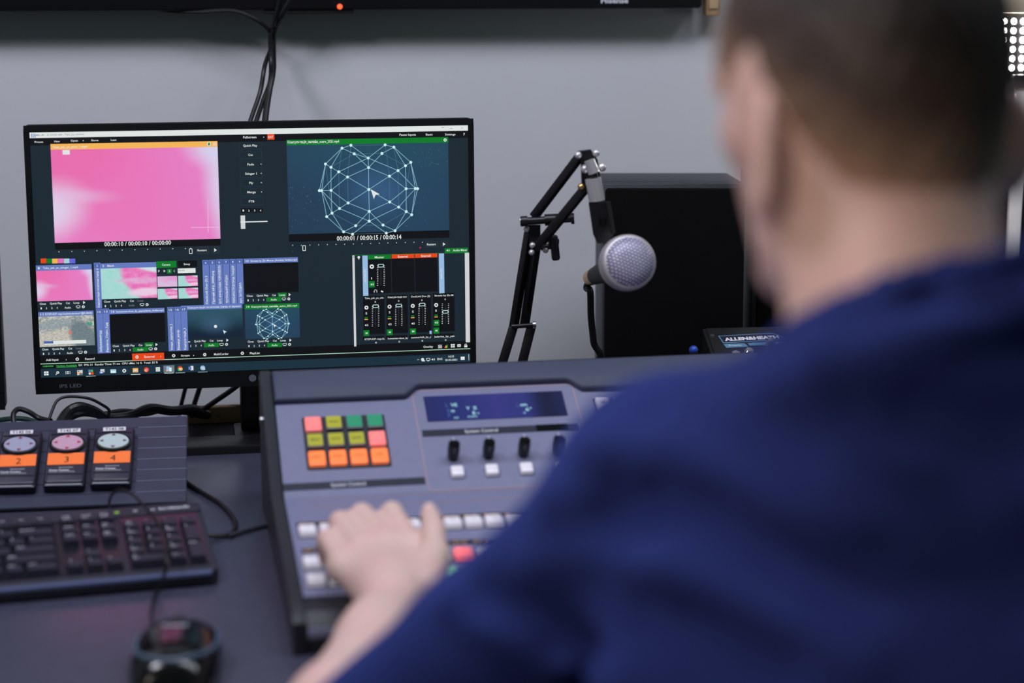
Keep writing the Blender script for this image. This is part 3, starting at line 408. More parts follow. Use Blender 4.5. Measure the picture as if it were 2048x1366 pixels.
PAL = dict(n=(27, 40, 49), n3=(34, 46, 55), n4=(36, 50, 60), k=(13, 15, 19), w=(222, 228, 226), w2=(235, 200, 226), gy=(112, 120, 128), g=(12, 122, 40), am=(243, 180, 88),
           pe=(240, 200, 160), pk=(225, 110, 190), cy=(165, 205, 220), bl=(100, 100, 215), cmt=(0, 0, 0), b=(100, 122, 190), b2=(80, 100, 170), lg=(180, 220, 195),
           lgr=(60, 190, 80), tb=(26, 48, 62), gw=(205, 207, 208), sb=(150, 185, 222), c0=(205, 240, 240), c1=(140, 190, 205), c2=(80, 118, 140), rd=(200, 40, 60))
PAL['or'] = (226, 70, 22)
def pic_mat(name, kind):
    """procedural picture shown by the screen in one window (UV 0..1)"""
    m = bpy.data.materials.new(name); m.use_nodes = True; nt = m.node_tree; N = nt.nodes; Lk = nt.links; b = N['Principled BSDF']
    b.inputs['Base Color'].default_value = (.004, .004, .005, 1); b.inputs['Roughness'].default_value = .45; b.inputs['Specular IOR Level'].default_value = .2
    b.inputs['Emission Strength'].default_value = 1
    uv = N.new('ShaderNodeUVMap')
    def blob(cx, cy, sx, sy, rot=0, soft=.35, vec=None):
        mp = N.new('ShaderNodeMapping'); mp.vector_type = 'TEXTURE'
        mp.inputs['Location'].default_value = (cx, cy, 0); mp.inputs['Rotation'].default_value = (0, 0, R(rot)); mp.inputs['Scale'].default_value = (sx, sy, 1)
        Lk.new(vec if vec else uv.outputs[0], mp.inputs[0])
        ln = N.new('ShaderNodeVectorMath'); ln.operation = 'LENGTH'; Lk.new(mp.outputs[0], ln.inputs[0])
        mr = N.new('ShaderNodeMapRange'); mr.interpolation_type = 'SMOOTHSTEP'
        mr.inputs[1].default_value = 1 - soft; mr.inputs[2].default_value = 1 + soft; mr.inputs[3].default_value = 1; mr.inputs[4].default_value = 0
        Lk.new(ln.outputs['Value'], mr.inputs[0]); return mr.outputs[0]
    def mix(fac, a, c, amt=1):
        x = N.new('ShaderNodeMix'); x.data_type = 'RGBA'
        if amt != 1:
            mm = N.new('ShaderNodeMath'); mm.operation = 'MULTIPLY'; mm.inputs[1].default_value = amt; Lk.new(fac, mm.inputs[0]); fac = mm.outputs[0]
        Lk.new(fac, x.inputs[0])
        for sock, val in ((x.inputs[6], a), (x.inputs[7], c)):
            if isinstance(val, tuple): sock.default_value = rgb(val)
            else: Lk.new(val, sock)
        return x.outputs[2]
    def noise(sc, st=(1, 1, 1)):
        mp = N.new('ShaderNodeMapping'); mp.inputs['Scale'].default_value = st; Lk.new(uv.outputs[0], mp.inputs[0])
        n = N.new('ShaderNodeTexNoise'); n.inputs['Scale'].default_value = sc; n.inputs['Detail'].default_value = 3; Lk.new(mp.outputs[0], n.inputs['Vector'])
        mr = N.new('ShaderNodeMapRange'); mr.inputs[1].default_value = .42; mr.inputs[2].default_value = .6; Lk.new(n.outputs[0], mr.inputs[0]); return mr.outputs[0]
    if kind == 'P':
        c = mix(blob(.1, .85, .45, .55, 0, .8), (229, 126, 196), (232, 104, 168), .8)
        c = mix(blob(.45, .25, .3, .45, 0, .9), c, (230, 118, 184), .8)
        c = mix(blob(-.02, .34, .17, .26, -12, .75), c, (222, 205, 232), .95)
        c = mix(blob(.16, .5, .16, .06, -6, .95), c, (224, 190, 226), .5)
        c = mix(blob(1.14, .5, .2, .8, 4, .35), c, (216, 200, 232))
        c = mix(blob(1.02, 1.02, .17, .2, 0, .7), c, (212, 208, 236))
    elif kind == 'G':
        c = mix(blob(.5, .5, .55, .6, 0, .8), (36, 62, 82), (38, 68, 96))
        c = mix(blob(.6, 1.0, .6, .35, 0, .9), c, (36, 78, 96), .6)
        c = mix(blob(.55, .45, .16, .22, 0, .9), c, (60, 98, 140), .6)
        c = mix(blob(0, .1, .4, .5, 0, .8), c, (34, 58, 80), .6)
    elif kind == 'H':
        c = mix(blob(.5, 1.0, .9, .5, 0, .8), (20, 36, 54), (44, 82, 98)); c = mix(blob(.55, .5, .2, .25, 0, .9), c, (60, 92, 122), .7)
    elif kind == 'B':
        c = mix(blob(.95, .55, .5, .9, 25, .12), (160, 214, 208), (232, 110, 184))
        c = mix(blob(1.0, 1.0, .45, .16, -20, .3), c, (205, 222, 228))
        c = mix(blob(.72, .58, .38, .1, 0, .5), c, (226, 160, 208), .9)
        c = mix(blob(.8, .2, .3, .13, 4, .4), c, (236, 206, 230), .9)
        c = mix(noise(9), c, (210, 220, 228), .18)
    elif kind == 'Q':
        c = mix(noise(3), (224, 176, 216), (205, 196, 226)); c = mix(blob(.8, .8, .5, .3, 0, .7), c, (226, 140, 200), .6)
    else:
        c = mix(noise(9, (1.6, 1, 1)), (206, 204, 198), (150, 158, 156))
        c = mix(blob(.35, .25, .6, .3, 18, .4), c, (205, 198, 186), .9)
        c = mix(blob(.85, .15, .25, .75, 15, .25), c, (112, 128, 136), .95)
        c = mix(blob(.25, .72, .35, .16, 12, .4), c, (150, 164, 170), .8)
        c = mix(noise(24), c, (60, 84, 88), .35)
        c = mix(blob(.92, .72, .06, .06, 0, .3), c, (30, 150, 120), .8)
        c = mix(blob(.56, .45, .03, .06, 0, .3), c, (220, 120, 80), .8)
    Lk.new(c, b.inputs['Emission Color']); return m
PICS = {k: pic_mat('screen_picture_' + n, k) for k, n in (('P', 'pink'), ('G', 'teal'), ('H', 'stars'), ('B', 'mint'), ('Q', 'lilac'), ('S', 'street'))}
SW, SH = .527, .2965
def screen_mesh():
    b = MB(); k = SW / 1920; placed = []
    X = lambda x: (x - 960) * k; Y = lambda y: (540 - y) * k
    def level(x0, y0, x1, y1):
        l = 0
        for q in placed:
            if x0 < q[2] and x1 > q[0] and y0 < q[3] and y1 > q[1]: l = max(l, q[4] + 1)
        placed.append((x0, y0, x1, y1, l)); return .00003 * (l + 1)
    def quad(p, m, z, uv=False): b.add([(x, y, z) for x, y in p], [(0, 1, 2, 3)], m, uvs=[[(0, 0), (1, 0), (1, 1), (0, 1)]] if uv else None)
    for t in SCREEN:
        q = t[0]
        if q in 'rPGHBQS':
            x0, y0, x1, y1 = t[1:5]; z = level(x0, y0, x1, y1)
            quad([(X(x0), Y(y1)), (X(x1), Y(y1)), (X(x1), Y(y0)), (X(x0), Y(y0))], PICS[q] if q != 'r' else glow('screen_' + t[5], PAL[t[5]]), z, q != 'r')
        elif q == 't':
            x0, x1, yc, h, c, s = t[1:]; z = level(x0, yc - h, x1, yc + h)
            b.text(s, X((x0 + x1) / 2), Y(yc), z, h * k * .95, glow('screen_' + c, PAL[c]), w=(x1 - x0) * k, bold=.014)
        elif q == 'v':
            xc, y0, y1, w, c, s = t[1:]; z = level(xc - w, y1, xc + w, y0)
            b.text(s, X(xc), Y((y0 + y1) / 2), z, w * k * .95, glow('screen_' + c, PAL[c]), w=(y0 - y1) * k, rot=R(90), bold=.014)
        elif q == 'l':
            x0, y0, x1, y1, w, c = t[1:]; z = level(min(x0, x1), min(y0, y1) - 1, max(x0, x1), max(y0, y1) + 1)
            if c in ('c1', 'c2'): z = .0002 + (.00003 if c == 'c1' else 0)
            a = Vector((X(x0), Y(y0))); e = Vector((X(x1), Y(y1))); d = (e - a); n = Vector((-d.y, d.x)).normalized() * w * k / 2
            quad([a - n, e - n, e + n, a + n], glow('screen_' + c, PAL[c]), z)
        elif q == 'd':
            x, y, r_, c = t[1:]; z = level(x - r_, y - r_, x + r_, y + r_)
            if c in ('c0', 'c2'): z = max(z, .00026)
            b.add([(X(x) + r_ * k * math.cos(i * math.pi / 6), Y(y) + r_ * k * math.sin(i * math.pi / 6), z) for i in range(12)], [tuple(range(12))], glow('screen_' + c, PAL[c]))
        elif q == 'g':
            x, y, r_, c, h = t[1:]; z = level(x - r_, y - r_, x + r_, y + r_)
            vs = [(X(x) + r_ * k * (1 if i % 2 else .82) * math.cos(i * math.pi / 8), Y(y) + r_ * k * (1 if i % 2 else .82) * math.sin(i * math.pi / 8), z) for i in range(16)]
            b.add(vs, [tuple(range(16))], glow('screen_' + c, PAL[c]))
            b.add([(X(x) + .38 * r_ * k * math.cos(i * math.pi / 5), Y(y) + .38 * r_ * k * math.sin(i * math.pi / 5), z + .00003) for i in range(10)], [tuple(range(10))], glow('screen_' + h, PAL[h]))
        elif q == 'p':
            x, y, r_, c = t[1:]; z = level(x, y - r_, x + r_, y + r_)
            b.add([(X(x), Y(y - r_), z), (X(x), Y(y + r_), z), (X(x + 1.4 * r_), Y(y), z)], [(0, 1, 2)], glow('screen_' + c, PAL[c]))
        elif q == 'c':
            x, y, r_, c = t[1:]; z = .0003
            b.add([(X(x), Y(y), z), (X(x + .3 * r_), Y(y + 1.05 * r_), z), (X(x + .5 * r_), Y(y + .62 * r_), z), (X(x + .95 * r_), Y(y + .55 * r_), z)], [(0, 1, 2, 3)], glow('screen_' + c, PAL[c]))
        elif q == 's':
            x, y, r_, c = t[1:]; z = level(x - r_, y - r_, x + r_, y + r_); m = glow('screen_' + c, PAL[c])
            b.add([(X(x - r_), Y(y - .3 * r_), z), (X(x - r_), Y(y + .3 * r_), z), (X(x - .6 * r_), Y(y + .3 * r_), z), (X(x - .1 * r_), Y(y + .8 * r_), z), (X(x - .1 * r_), Y(y - .8 * r_), z), (X(x - .6 * r_), Y(y - .3 * r_), z)], [(0, 1, 2, 3, 4, 5)], m)
            for rr in (.45, .85):
                for i in range(4):
                    a0, a1 = R(-50 + 25 * i), R(-25 + 25 * i)
                    b.add([(X(x + r_ * f * math.cos(a)), Y(y + r_ * f * math.sin(a)), z) for f, a in ((rr, a0), (rr + .22, a0), (rr + .22, a1), (rr, a1))], [(0, 1, 2, 3)], m)
    return b
def monitor(centre, yaw, tilt, label, on):
    """root on the desk under the panel; local frame: x right, y towards the wall, z up"""
    base = Vector((centre[0], centre[1], .74)) + Vector((-math.sin(yaw), math.cos(yaw), 0)) * .06
    t = thing('monitor', label, 'monitor', base, (0, 0, yaw))
    h = centre[2] - .74
    P = Matrix.Translation((0, -.06, h)) @ Matrix.Rotation(R(90) - tilt, 4, 'X')     # panel frame: x right, y up, z towards viewer
    b = MB(); b.M = P
    x0, x1, y0, y1 = -SW / 2 - .0075, SW / 2 + .0075, -SH / 2 - .0205, SH / 2 + .0085
    b.prism(rrect(x0, y0, x1, y1, .006), -.022, -.0008, m_bezel, bev=.0015)
    for a in ((x0, y0, x1, -SH / 2), (x0, SH / 2, x1, y1), (x0, -SH / 2, -SW / 2, SH / 2), (SW / 2, -SH / 2, x1, SH / 2)):
        b.box(((a[0] + a[2]) / 2, (a[1] + a[3]) / 2, -.0002), (a[2] - a[0] - (.0012 if a[2] - a[0] > .1 else .0006), a[3] - a[1] - .0006, .0018), m_bezel)
    b.prism(rrect(-.17, -.12, .17, .08, .02), -.045, -.02, m_bezel, bev=.004)
    hs = b.build('housing', t)
    b = MB(); b.M = P; b.text('IPS LED', x0 + .042, y0 + .0095, .0008, .0042, m_greyprint, w=.026); b.build('panel_lettering', hs)
    b = MB(); b.M = P
    b.lathe([(.0045, .0007), (.0045, .0010)], m_greyprint, 20, Matrix.Translation((-.009, y0 + .0105, 0)))
    b.text('LG', .004, y0 + .0105, .0009, .0058, m_greyprint, w=.0115, bold=.02); b.build('maker_logo', hs)
    if on: b = screen_mesh()
    else:
        b = MB(); b.add([(-SW / 2, -SH / 2, 0.0001), (SW / 2, -SH / 2, .0001), (SW / 2, SH / 2, .0001), (-SW / 2, SH / 2, .0001)], [(0, 1, 2, 3)], m_gloss)
    for i, v in enumerate(b.v): b.v[i] = tuple(P @ Vector(v))
    b.build('screen', t)
    b = MB(); b.box((0, .0, h * .5 + .0), (.046, .02, h), m_bezel, bev=.004); b.build('stand_neck', t)
    b = MB()
    b.prism(rrect(-.112, -.090, .112, -.036, .02), 0, .011, m_bezel, bev=.003); b.prism(rrect(-.032, -.045, .032, .03, .008), 0, .010, m_bezel, bev=.002); b.build('stand_base', t)
    return t
monitor((-.313, 2.373, .988), R(9.8), R(2.5), 'wide black monitor showing video mixing software with a pink window, in front of the wall', True)
monitor((-.604 - .2625, 2.215, .985), R(9.8), R(2.5), 'second black monitor cut off at the left edge of the picture', False)

# ------------------------------------------------------------------ video switcher console
m_panel = mat('console_panel', (118, 120, 150), .48, bump=.08, bscale=900, var=.03, vscale=90)
m_hood = mat('console_hood', (60, 66, 90), .5, bump=.35, bscale=1400)
m_side = mat('console_side', (34, 35, 44), .5, bump=.1, bscale=900)
m_strip = mat('console_strip', (22, 27, 48), .45)
m_line = mat('console_outline', (176, 140, 140), .6)
m_keywhite = mat('button_translucent_white', (215, 210, 220), .3, emit=.25, coat=.5)
m_amber = mat('amber_print', (220, 160, 50), .6)
CW = .56
con = thing('video_switcher', 'large grey video switcher console with small blue display, coloured buttons and knobs, under the hand', 'video switcher', (-.186, 1.652, .74), (0, 0, YAW))
KV, KZ, SL = .29, .06, R(30.4)
PU = Matrix.Translation((0, KV, KZ)) @ Matrix.Rotation(SL, 4, 'X')
PL = Matrix.Translation((0, .046, .039)) @ Matrix.Rotation(R(4.9), 4, 'X')
UT = .191
prof = [(0, 0), (0, .026), (.012, .036), (.046, .0365), (KV, KZ - .0025), (KV + UT * math.cos(SL), KZ + UT * math.sin(SL) - .003), (KV + UT * math.cos(SL) + .02, KZ + UT * math.sin(SL) - .012), (KV + UT * math.cos(SL) + .03, 0)]
MYZ = Matrix(((0, 0, 1, 0), (1, 0, 0, 0), (0, 1, 0, 0), (0, 0, 0, 1)))        # prism profile (y,z) extruded along x
b = MB(); b.prism(prof, .004, CW - .004, m_side, M=MYZ); b.build('chassis', con)
for x in (-.0085, CW - .004):
    b = MB(); b.prism([(p[0] - (.003 if i < 2 else 0), p[1] + (.005 if p[1] > .01 else 0)) for i, p in enumerate(prof)], x, x + .0125, m_side, bev=.003, M=MYZ); b.build('end_cheek', con)
b = MB(); b.M = PU; b.prism([(.005, 0), (CW - .005, 0), (CW - .005, .19), (.005, .19)], -.002, .0004, m_panel)
def outline(b, pts, w, z, m):
    n = len(pts)
    for i in range(n):
        a = Vector(pts[i]); e = Vector(pts[(i + 1) % n]); d = e - a
        nn = Vector((-d.y, d.x)).normalized() * w / 2
        b.add([(*(a - nn), z), (*(e - nn), z), (*(e + nn), z), (*(a + nn), z)], [(0, 1, 2, 3)], m)
outline(b, rrect(.1545, .0005, .334, .1515, .006), .0009, .0006, m_line)
b.build('upper_panel', con)
b = MB(); b.M = PL; b.prism([(.005, -.003), (CW - .005, -.003), (CW - .005, .2455), (.005, .2455)], -.002, .0004, m_panel)
for v in (.213, .238): b.box((CW / 2, v, .0006), (CW - .05, .0008, .0002), m_line)
b.build('lower_panel', con)
# hood across the back with its stepped front edge
b = MB(); b.M = PU
def arc(cx, cy, r, a0, a1, n=5): return [(cx + r * math.cos(R(a0 + (a1 - a0) * i / n)), cy + r * math.sin(R(a0 + (a1 - a0) * i / n))) for i in range(n + 1)]
hp = [(.004, .139)] + arc(.143, .148, .009, -90, -35) + arc(.165, .1445, .0095, 145, 90) + arc(.325, .1445, .0095, 90, 35) + arc(.347, .148, .009, -145, -90) + [(CW - .004, .139), (CW - .004, .186), (.004, .186)]
b.prism(hp, -.001, .0085, m_hood, bev=.0045, seg=3); b.build('rear_hood', con)
b = MB(); b.M = PU; b.box((CW / 2, .1875, -.0035), (CW - .006, .0065, .0150), m_side, bev=.003); b.build('rear_rail', con)
# button block of coloured square keys
b = MB(); b.M = PU; b.prism(rrect(.0315, .0385, .1200, .1165, .002), 0, .0014, m_side); bez = b.build('button_bezel', con)
cols = [['r', 'y', 'g', 'g'], ['y', 'y', 'y', 'r'], ['o', 'o', 'o', 'o']]
bc = dict(r=((236, 120, 118), .50), y=((160, 158, 44), .30), g=((40, 132, 98), .35), o=((244, 118, 60), .70))
cap = [['', 'PROC', '', ''], ['MENU', 'SETUP', 'SAVE', ''], ['KEY', 'PIP', 'LOGO', 'A']]
m_keyrim = mat('button_rim', (96, 98, 112), .4); m_legend = mat('button_legend', (70, 60, 50), .6)
for r_ in range(3):
    for c in range(4):
        k = cols[r_][c]; co, e = bc[k]; x = .0427 + .0220 * c; y = .1035 - .0257 * r_
        m = mat('button_' + k, co, .35, emit=e); big = k in 'ro'
        b = MB(); b.M = PU
        b.prism(rrect(x - .0087, y - .0101, x + .0087, y + .0101, .0018), .0012, .0055, m if big else m_keyrim, bev=.0012)
        s_ = .0068 if big else .0078
        b.prism(rrect(x - s_, y - s_ * 1.1, x + s_, y + s_ * 1.1, .001), .0054, .0062, m)
        if cap[r_][c]: b.text(cap[r_][c], x, y, .0064, .003, m_legend, w=.0095)
        o = b.build('push_button', bez)
# label strips
b = MB(); b.M = PU; b.prism([(.005, .0105), (.1525, .0105), (.1525, .0205), (.005, .0205)], .0004, .0009, m_strip)
b.text('System Control', .072, .0155, .0011, .0046, m_print, w=.036); b.build('label_strip', con)
b = MB(); b.M = PU; b.prism([(.158, .080), (.328, .080), (.328, .0898), (.158, .0898)], .0004, .0009, m_strip)
b.text('System Control', .222, .085, .0011, .0046, m_print, w=.036); b.build('label_strip', con)
b = MB(); b.M = PU; b.prism([(.2825, .0803), (.317, .0803), (.317, .0895), (.2825, .0895)], .0008, .0016, m_gloss); b.build('black_tape', con)
# display
m_lcd = bpy.data.materials.new('display_backlight'); m_lcd.use_nodes = True; nt = m_lcd.node_tree; p_ = nt.nodes['Principled BSDF']
p_.inputs['Base Color'].default_value = (.01, .01, .03, 1); p_.inputs['Roughness'].default_value = .2
tc = nt.nodes.new('ShaderNodeUVMap'); gr = nt.nodes.new('ShaderNodeSeparateXYZ'); nt.links.new(tc.outputs[0], gr.inputs[0])
cr = nt.nodes.new('ShaderNodeValToRGB'); nt.links.new(gr.outputs[0], cr.inputs[0]); el = cr.color_ramp.elements
el[0].position = 0; el[0].color = rgb((38, 44, 110)); el[1].position = 1; el[1].color = rgb((22, 34, 84))
for q, c in ((.2, (38, 50, 128)), (.5, (62, 62, 150)), (.72, (52, 60, 142)), (.82, (18, 26, 66)), (.88, (12, 18, 48))): e = el.new(q); e.color = rgb(c)
nt.links.new(cr.outputs[0], p_.inputs['Emission Color']); p_.inputs['Emission Strength'].default_value = .6
m_char = glow('display_characters', (160, 220, 230), .9); m_dim = glow('display_dim', (70, 100, 170), .8)
b = MB(); b.M = PU; b.add([(.166, .1025, .0012), (.3205, .1025, .0012), (.3205, .1415, .0012), (.166, .1415, .0012)], [(0, 1, 2, 3)], m_lcd, uvs=[[(0, 0), (1, 0), (1, 1), (0, 1)]])
LW, LH = .1545, .039
def lt(s, u, v, w, h=.0048, m=m_char): b.text(s, .166 + LW * u, .1025 + LH * v, .0016, h, m, w=w, bold=.03)
lt('VE', .205, .60, .0072); lt('L', .155, .60, .003, m=m_dim); lt('o', .19, .38, .0042, .005); lt('E', .16, .38, .003, m=m_dim); lt('F', .16, .2, .003, m=m_dim)
lt('oo', .205, .1, .0055, .003); lt('V', .30, .45, .0040); lt('S', .35, .45, .0040); lt('8', .335, .25, .0032, .0052); lt('o', .365, .24, .0026, .003); lt('ooo', .32, .12, .011, .0028)
lt('on', .70, .50, .0078); lt('L', .66, .47, .0022, m=m_dim); lt('6', .72, .30, .0042); lt('o', .745, .36, .0026, .003); lt('o', .695, .18, .0028, .003)
b.build('display', con)
# knobs and square buttons under the display
for x in (.186, .2237, .2618, .2988):
    b = MB(); b.M = PU
    b.lathe([(.0056, .0006), (.0062, .002), (.0068, .014), (.0062, .0215), (.0050, .0228), (.0001, .0232)], m_gloss, 20, Matrix.Translation((x, .0470, 0)))
    b.box((x, .0515, .0222), (.0008, .006, .0014), m_print); b.build('control_knob', con)
for x in (.1873, .2242, .2612, .2982):
    b = MB(); b.M = PU; b.prism(rrect(x - .0072, .0155, x + .0072, .0305, .002), .0004, .0012, m_keyrim)
    b.prism(rrect(x - .0066, .0163, x + .0066, .0297, .002), .001, .0068, m_keywhite, bev=.0015); b.build('push_button', con)
for i in range(4):
    for j in range(2):
        x = .3615 + .0195 * i; y = .1165 - .024 * j
        b = MB(); b.M = PU; b.prism(rrect(x - .0088, y - .0105, x + .0088, y + .0105, .001), .0004, .0012, m_gloss)
        b.prism(rrect(x - .0075, y - .0085, x + .0075, y + .0085, .002), .001, .0065, m_keywhite, bev=.0022); b.text('SEL', x, y, .0067, .003, m_greyprint); b.build('push_button', con)
# crosspoint rows on the lower panel
m_red = mat('button_lit_red', (250, 110, 110), .35, emit=.7); m_grn = mat('button_lit_green', (150, 225, 160), .35, emit=.35)
for row, (v0, x_off, names) in enumerate(((.1465, .0205, 'PGM'), (.067, .0185, 'PST'), (.026, .0185, 'KEY'))):
    for i in range(25):
        x = x_off + .0206 * i
        m = m_keywhite
        if row == 1 and i == 7: m = m_red
        if row == 2 and i in (6, 8): m = m_grn
        b = MB(); b.M = PL; b.prism(rrect(x - .0092, v0 - .0108, x + .0092, v0 + .0108, .0015), .0004, .0012, m_side)
        b.prism(rrect(x - .0083, v0 - .0095, x + .0083, v0 + .0095, .002), .001, .0075, m, bev=.0018)
        b.text(str(i + 1) if i < 9 else str(i + 1), x, v0, .0077, .0035, m_greyprint); b.build('crosspoint_button', con)
for v0 in (.1705, .1035):
    b = MB(); b.M = PL; b.prism([(.0115, v0 - .0045), (CW - .02, v0 - .0045), (CW - .02, v0 + .0045), (.0115, v0 + .0045)], .0004, .0009, m_gloss)
    for i in range(25): b.text('IN %d' % (i + 1), .0205 + .0206 * i, v0, .0011, .0036, m_amber, w=.013, bold=.03)
    b.build('label_strip', con)
b = MB(); b.box((.027, -.0045, .021), (.045, .003, .010), mat('badge_silver', (150, 152, 178), .35, .4), bev=.001); b.build('name_badge', con)
b = MB(); b.box((CW / 2, .02, .0045), (CW - .02, .03, .008), m_rubber); b.build('front_foot', con)
b = MB(); b.cyl((-.012, .405, .115), (-.009, .405, .115), .005, .005, m_metal); b.build('glint_disc', con)  # steel disc added for the pale glint on the left cheek

# ------------------------------------------------------------------ ribbed board and the three remote pads lying on it
B0 = Vector((-.3647, 2.1151, .7465))
m_board = mat('ribbed_board', (50, 52, 74), .5, bump=.08, bscale=400, var=.06, vscale=40); m_edge = mat('board_edge_line', (150, 160, 190), .5)
BY, BS = R(8), R(28)
board = thing('ribbed_stand', 'sloping dark blue ribbed stand under three remote pads, left of the monitor foot', 'stand', B0, (0, 0, BY))
PB = Matrix.Rotation(BS, 4, 'X')
b = MB(); b.M = PB; nr = 8
for i in range(nr):
    y0 = -.002 + i * .0180
    b.box((-.17, y0 + .0090, -.0022), (.34, .0178, .0044), m_board, bev=.0006, seg=1)
    b.box((-.028, y0 + .0180, .00005), (.056, .0004, .0003), m_edge)
b.build('ribbed_panel', board)
hB = .143 * math.sin(BS)
for x in (-.01, -.33):
    b = MB(); b.prism([(.004, -.004), (.142 * math.cos(BS), -.004), (.142 * math.cos(BS), hB - .009), (.012, -.001)], x - .003, x + .003, m_board, M=MYZ); b.build('side_support', board)
b = MB(); b.box((-.17, .142 * math.cos(BS) - .002, hB / 2 - .007), (.32, .004, hB - .006), m_board); b.build('rear_support', board)
m_pad = mat('remote_case', (48, 44, 64), .32, bump=.04, bscale=600); m_padedge = mat('remote_edge', (26, 26, 36), .25)
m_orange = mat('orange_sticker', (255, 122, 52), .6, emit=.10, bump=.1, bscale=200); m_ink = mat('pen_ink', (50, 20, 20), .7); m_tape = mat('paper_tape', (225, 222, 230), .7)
def remote(cx, tx, num, code, dial_col, arrow_col, label):
    M0 = Matrix.Translation(B0) @ Matrix.Rotation(BY, 4, 'Z') @ PB @ Matrix.Translation((cx, .0215, 0)) @ Matrix.Rotation(R(tx), 4, 'Z')
    t = thing('camera_remote', label, 'remote control', group='camera remote pads on the ribbed stand'); t.matrix_world = M0
    w, L = .0425, .092
    b = MB(); b.prism(rrect(-w / 2 - .0015, -.002, w / 2 + .0015, L, .004), .0004, .011, m_padedge, bev=.002)
    b.prism(rrect(-w / 2, .002, w / 2, L - .002, .004), .010, .0135, m_pad, bev=.0015); b.box((0, .014, .0137), (w - .003, .0012, .0008), m_padedge)
    b.box((0, L - .012, .0137), (w - .003, .0010, .0008), m_padedge)
    b.build('case', t)
    b = MB(); b.box((0, -.0012, .0115), (w - .004, .0016, .0016), mat('silver_trim', (190, 192, 205), .35, .5)); b.build('front_trim', t)
    b = MB(); b.lathe([(.0205, .0133), (.0205, .0150), (.0180, .0152)], m_gloss, 32, Matrix.Translation((0, .0625, 0)) @ Matrix.Diagonal((1, .78, 1, 1))); ring_ = b.build('dial_ring', t)
    b = MB(); T = Matrix.Translation((0, .0635, 0)) @ Matrix.Diagonal((1, .70, 1, 1))
    b.lathe([(.0178, .0150), (.0172, .0166), (.0001, .0170)], mat('dial_' + '_'.join(map(str, dial_col)), dial_col, .4), 32, T)
    am = mat('arrow_' + '_'.join(map(str, arrow_col)), arrow_col, .5)
    for k in range(4):
        a = R(90 * k); c, s_ = math.cos(a), math.sin(a)
        b.add([(c * x - s_ * y, (s_ * x + c * y) * .76 + .0635, .0172) for x, y in ((.0155, 0), (.0112, .0026), (.0112, -.0026))], [(0, 1, 2)], am)
    b.build('direction_dial', ring_)
    b = MB(); b.box((0, .0385, .0141), (.0405, .019, .0006), m_orange, rot=R(random.uniform(-1.5, 1.5))); b.text(num, .001, .0372, .0146, .0095, m_ink, bold=.0)
    b.build('orange_sticker', t)
    b = MB(); b.box((0, .0855, .0143), (.0255, .0062, .0006), m_tape, rot=R(1.5)); b.text(code, 0, .0855, .0147, .0040, m_ink, w=.021, bold=.02, rot=R(1.5)); b.build('tape_label', t)
    b = MB(); b.text('Remote Control', .001, .0248, .0139, .0017, m_print, w=.015); b.text('Power Preview', -.006, .0205, .0139, .0024, m_print, w=.022, bold=.03)
    b.text('Remote Control System', -.003, .0180, .0139, .0013, m_print, w=.028); b.build('lettering', t)
random.seed(5)
remote(-.0838, -1.5, '4', 'T142 08', (190, 205, 205), (110, 90, 110), 'black remote pad with orange sticker 4 and pale grey dial, rightmost of three')
remote(-.1350, -1.5, '3', 'T142 07', (205, 160, 184), (190, 50, 80), 'black remote pad with orange sticker 3 and pink dial, middle of three')
remote(-.1882, -1.5, '2', 'T142 06', (165, 165, 190), (150, 40, 70), 'black remote pad with orange sticker 2 and bluish grey dial, leftmost of three')

# ------------------------------------------------------------------ keyboard
R0 = Vector((-.2869, 1.8412, .7573)); KY, KS = R(16), R(9.0)
kb = thing('keyboard', 'black full-size computer keyboard lying below the ribbed stand', 'keyboard', R0, (KS, 0, KY))
kb.rotation_euler = (Matrix.Rotation(KY, 4, 'Z') @ Matrix.Rotation(KS, 4, 'X')).to_euler()
m_kb = mat('keyboard_case', (42, 40, 54), .5, bump=.05, bscale=700); m_key = mat('keycap', (38, 36, 52), .45, bump=.05, bscale=900); m_kbband = mat('keyboard_front_band', (84, 92, 130), .3)  # front band lighter than the case, its highlight put into the colour
b = MB(); b.prism(rrect(-.45, 0, 0, .156, .010), -.0155, -.001, m_kb, bev=.003)
b.prism(rrect(-.449, .134, -.001, .1555, .006), -.002, .0012, m_kb, bev=.001)
for x0, x1 in ((-.4425, -.1535), (-.1525, -.0905), (-.0865, -.0065)): b.box(((x0 + x1) / 2, .073, -.0006), (x1 - x0, .118, .0012), m_padedge)
b.build('case', kb)
b = MB(); b.tube([(-.442, .0005, -.0035), (-.008, .0005, -.0035)], .0030, m_kbband, smooth=False); b.build('front_band', kb)
b = MB(); b.text('logitech', -.028, .1445, .0014, .0046, m_print, w=.031, bold=.03); b.build('maker_logo', kb)
for i, x in enumerate((-.0870, -.0680, -.0500)):
    b = MB(); b.box((x, .143, .0015), (.0045, .0016, .0007), glow('led_green', (150, 210, 60), 1.0) if i == 0 else m_print); b.build('indicator_light', kb)
for x in (-.03, -.42):
    b = MB(); b.box((x, .145, -.027), (.02, .008, .026), m_rubber); b.build('rear_foot', kb)
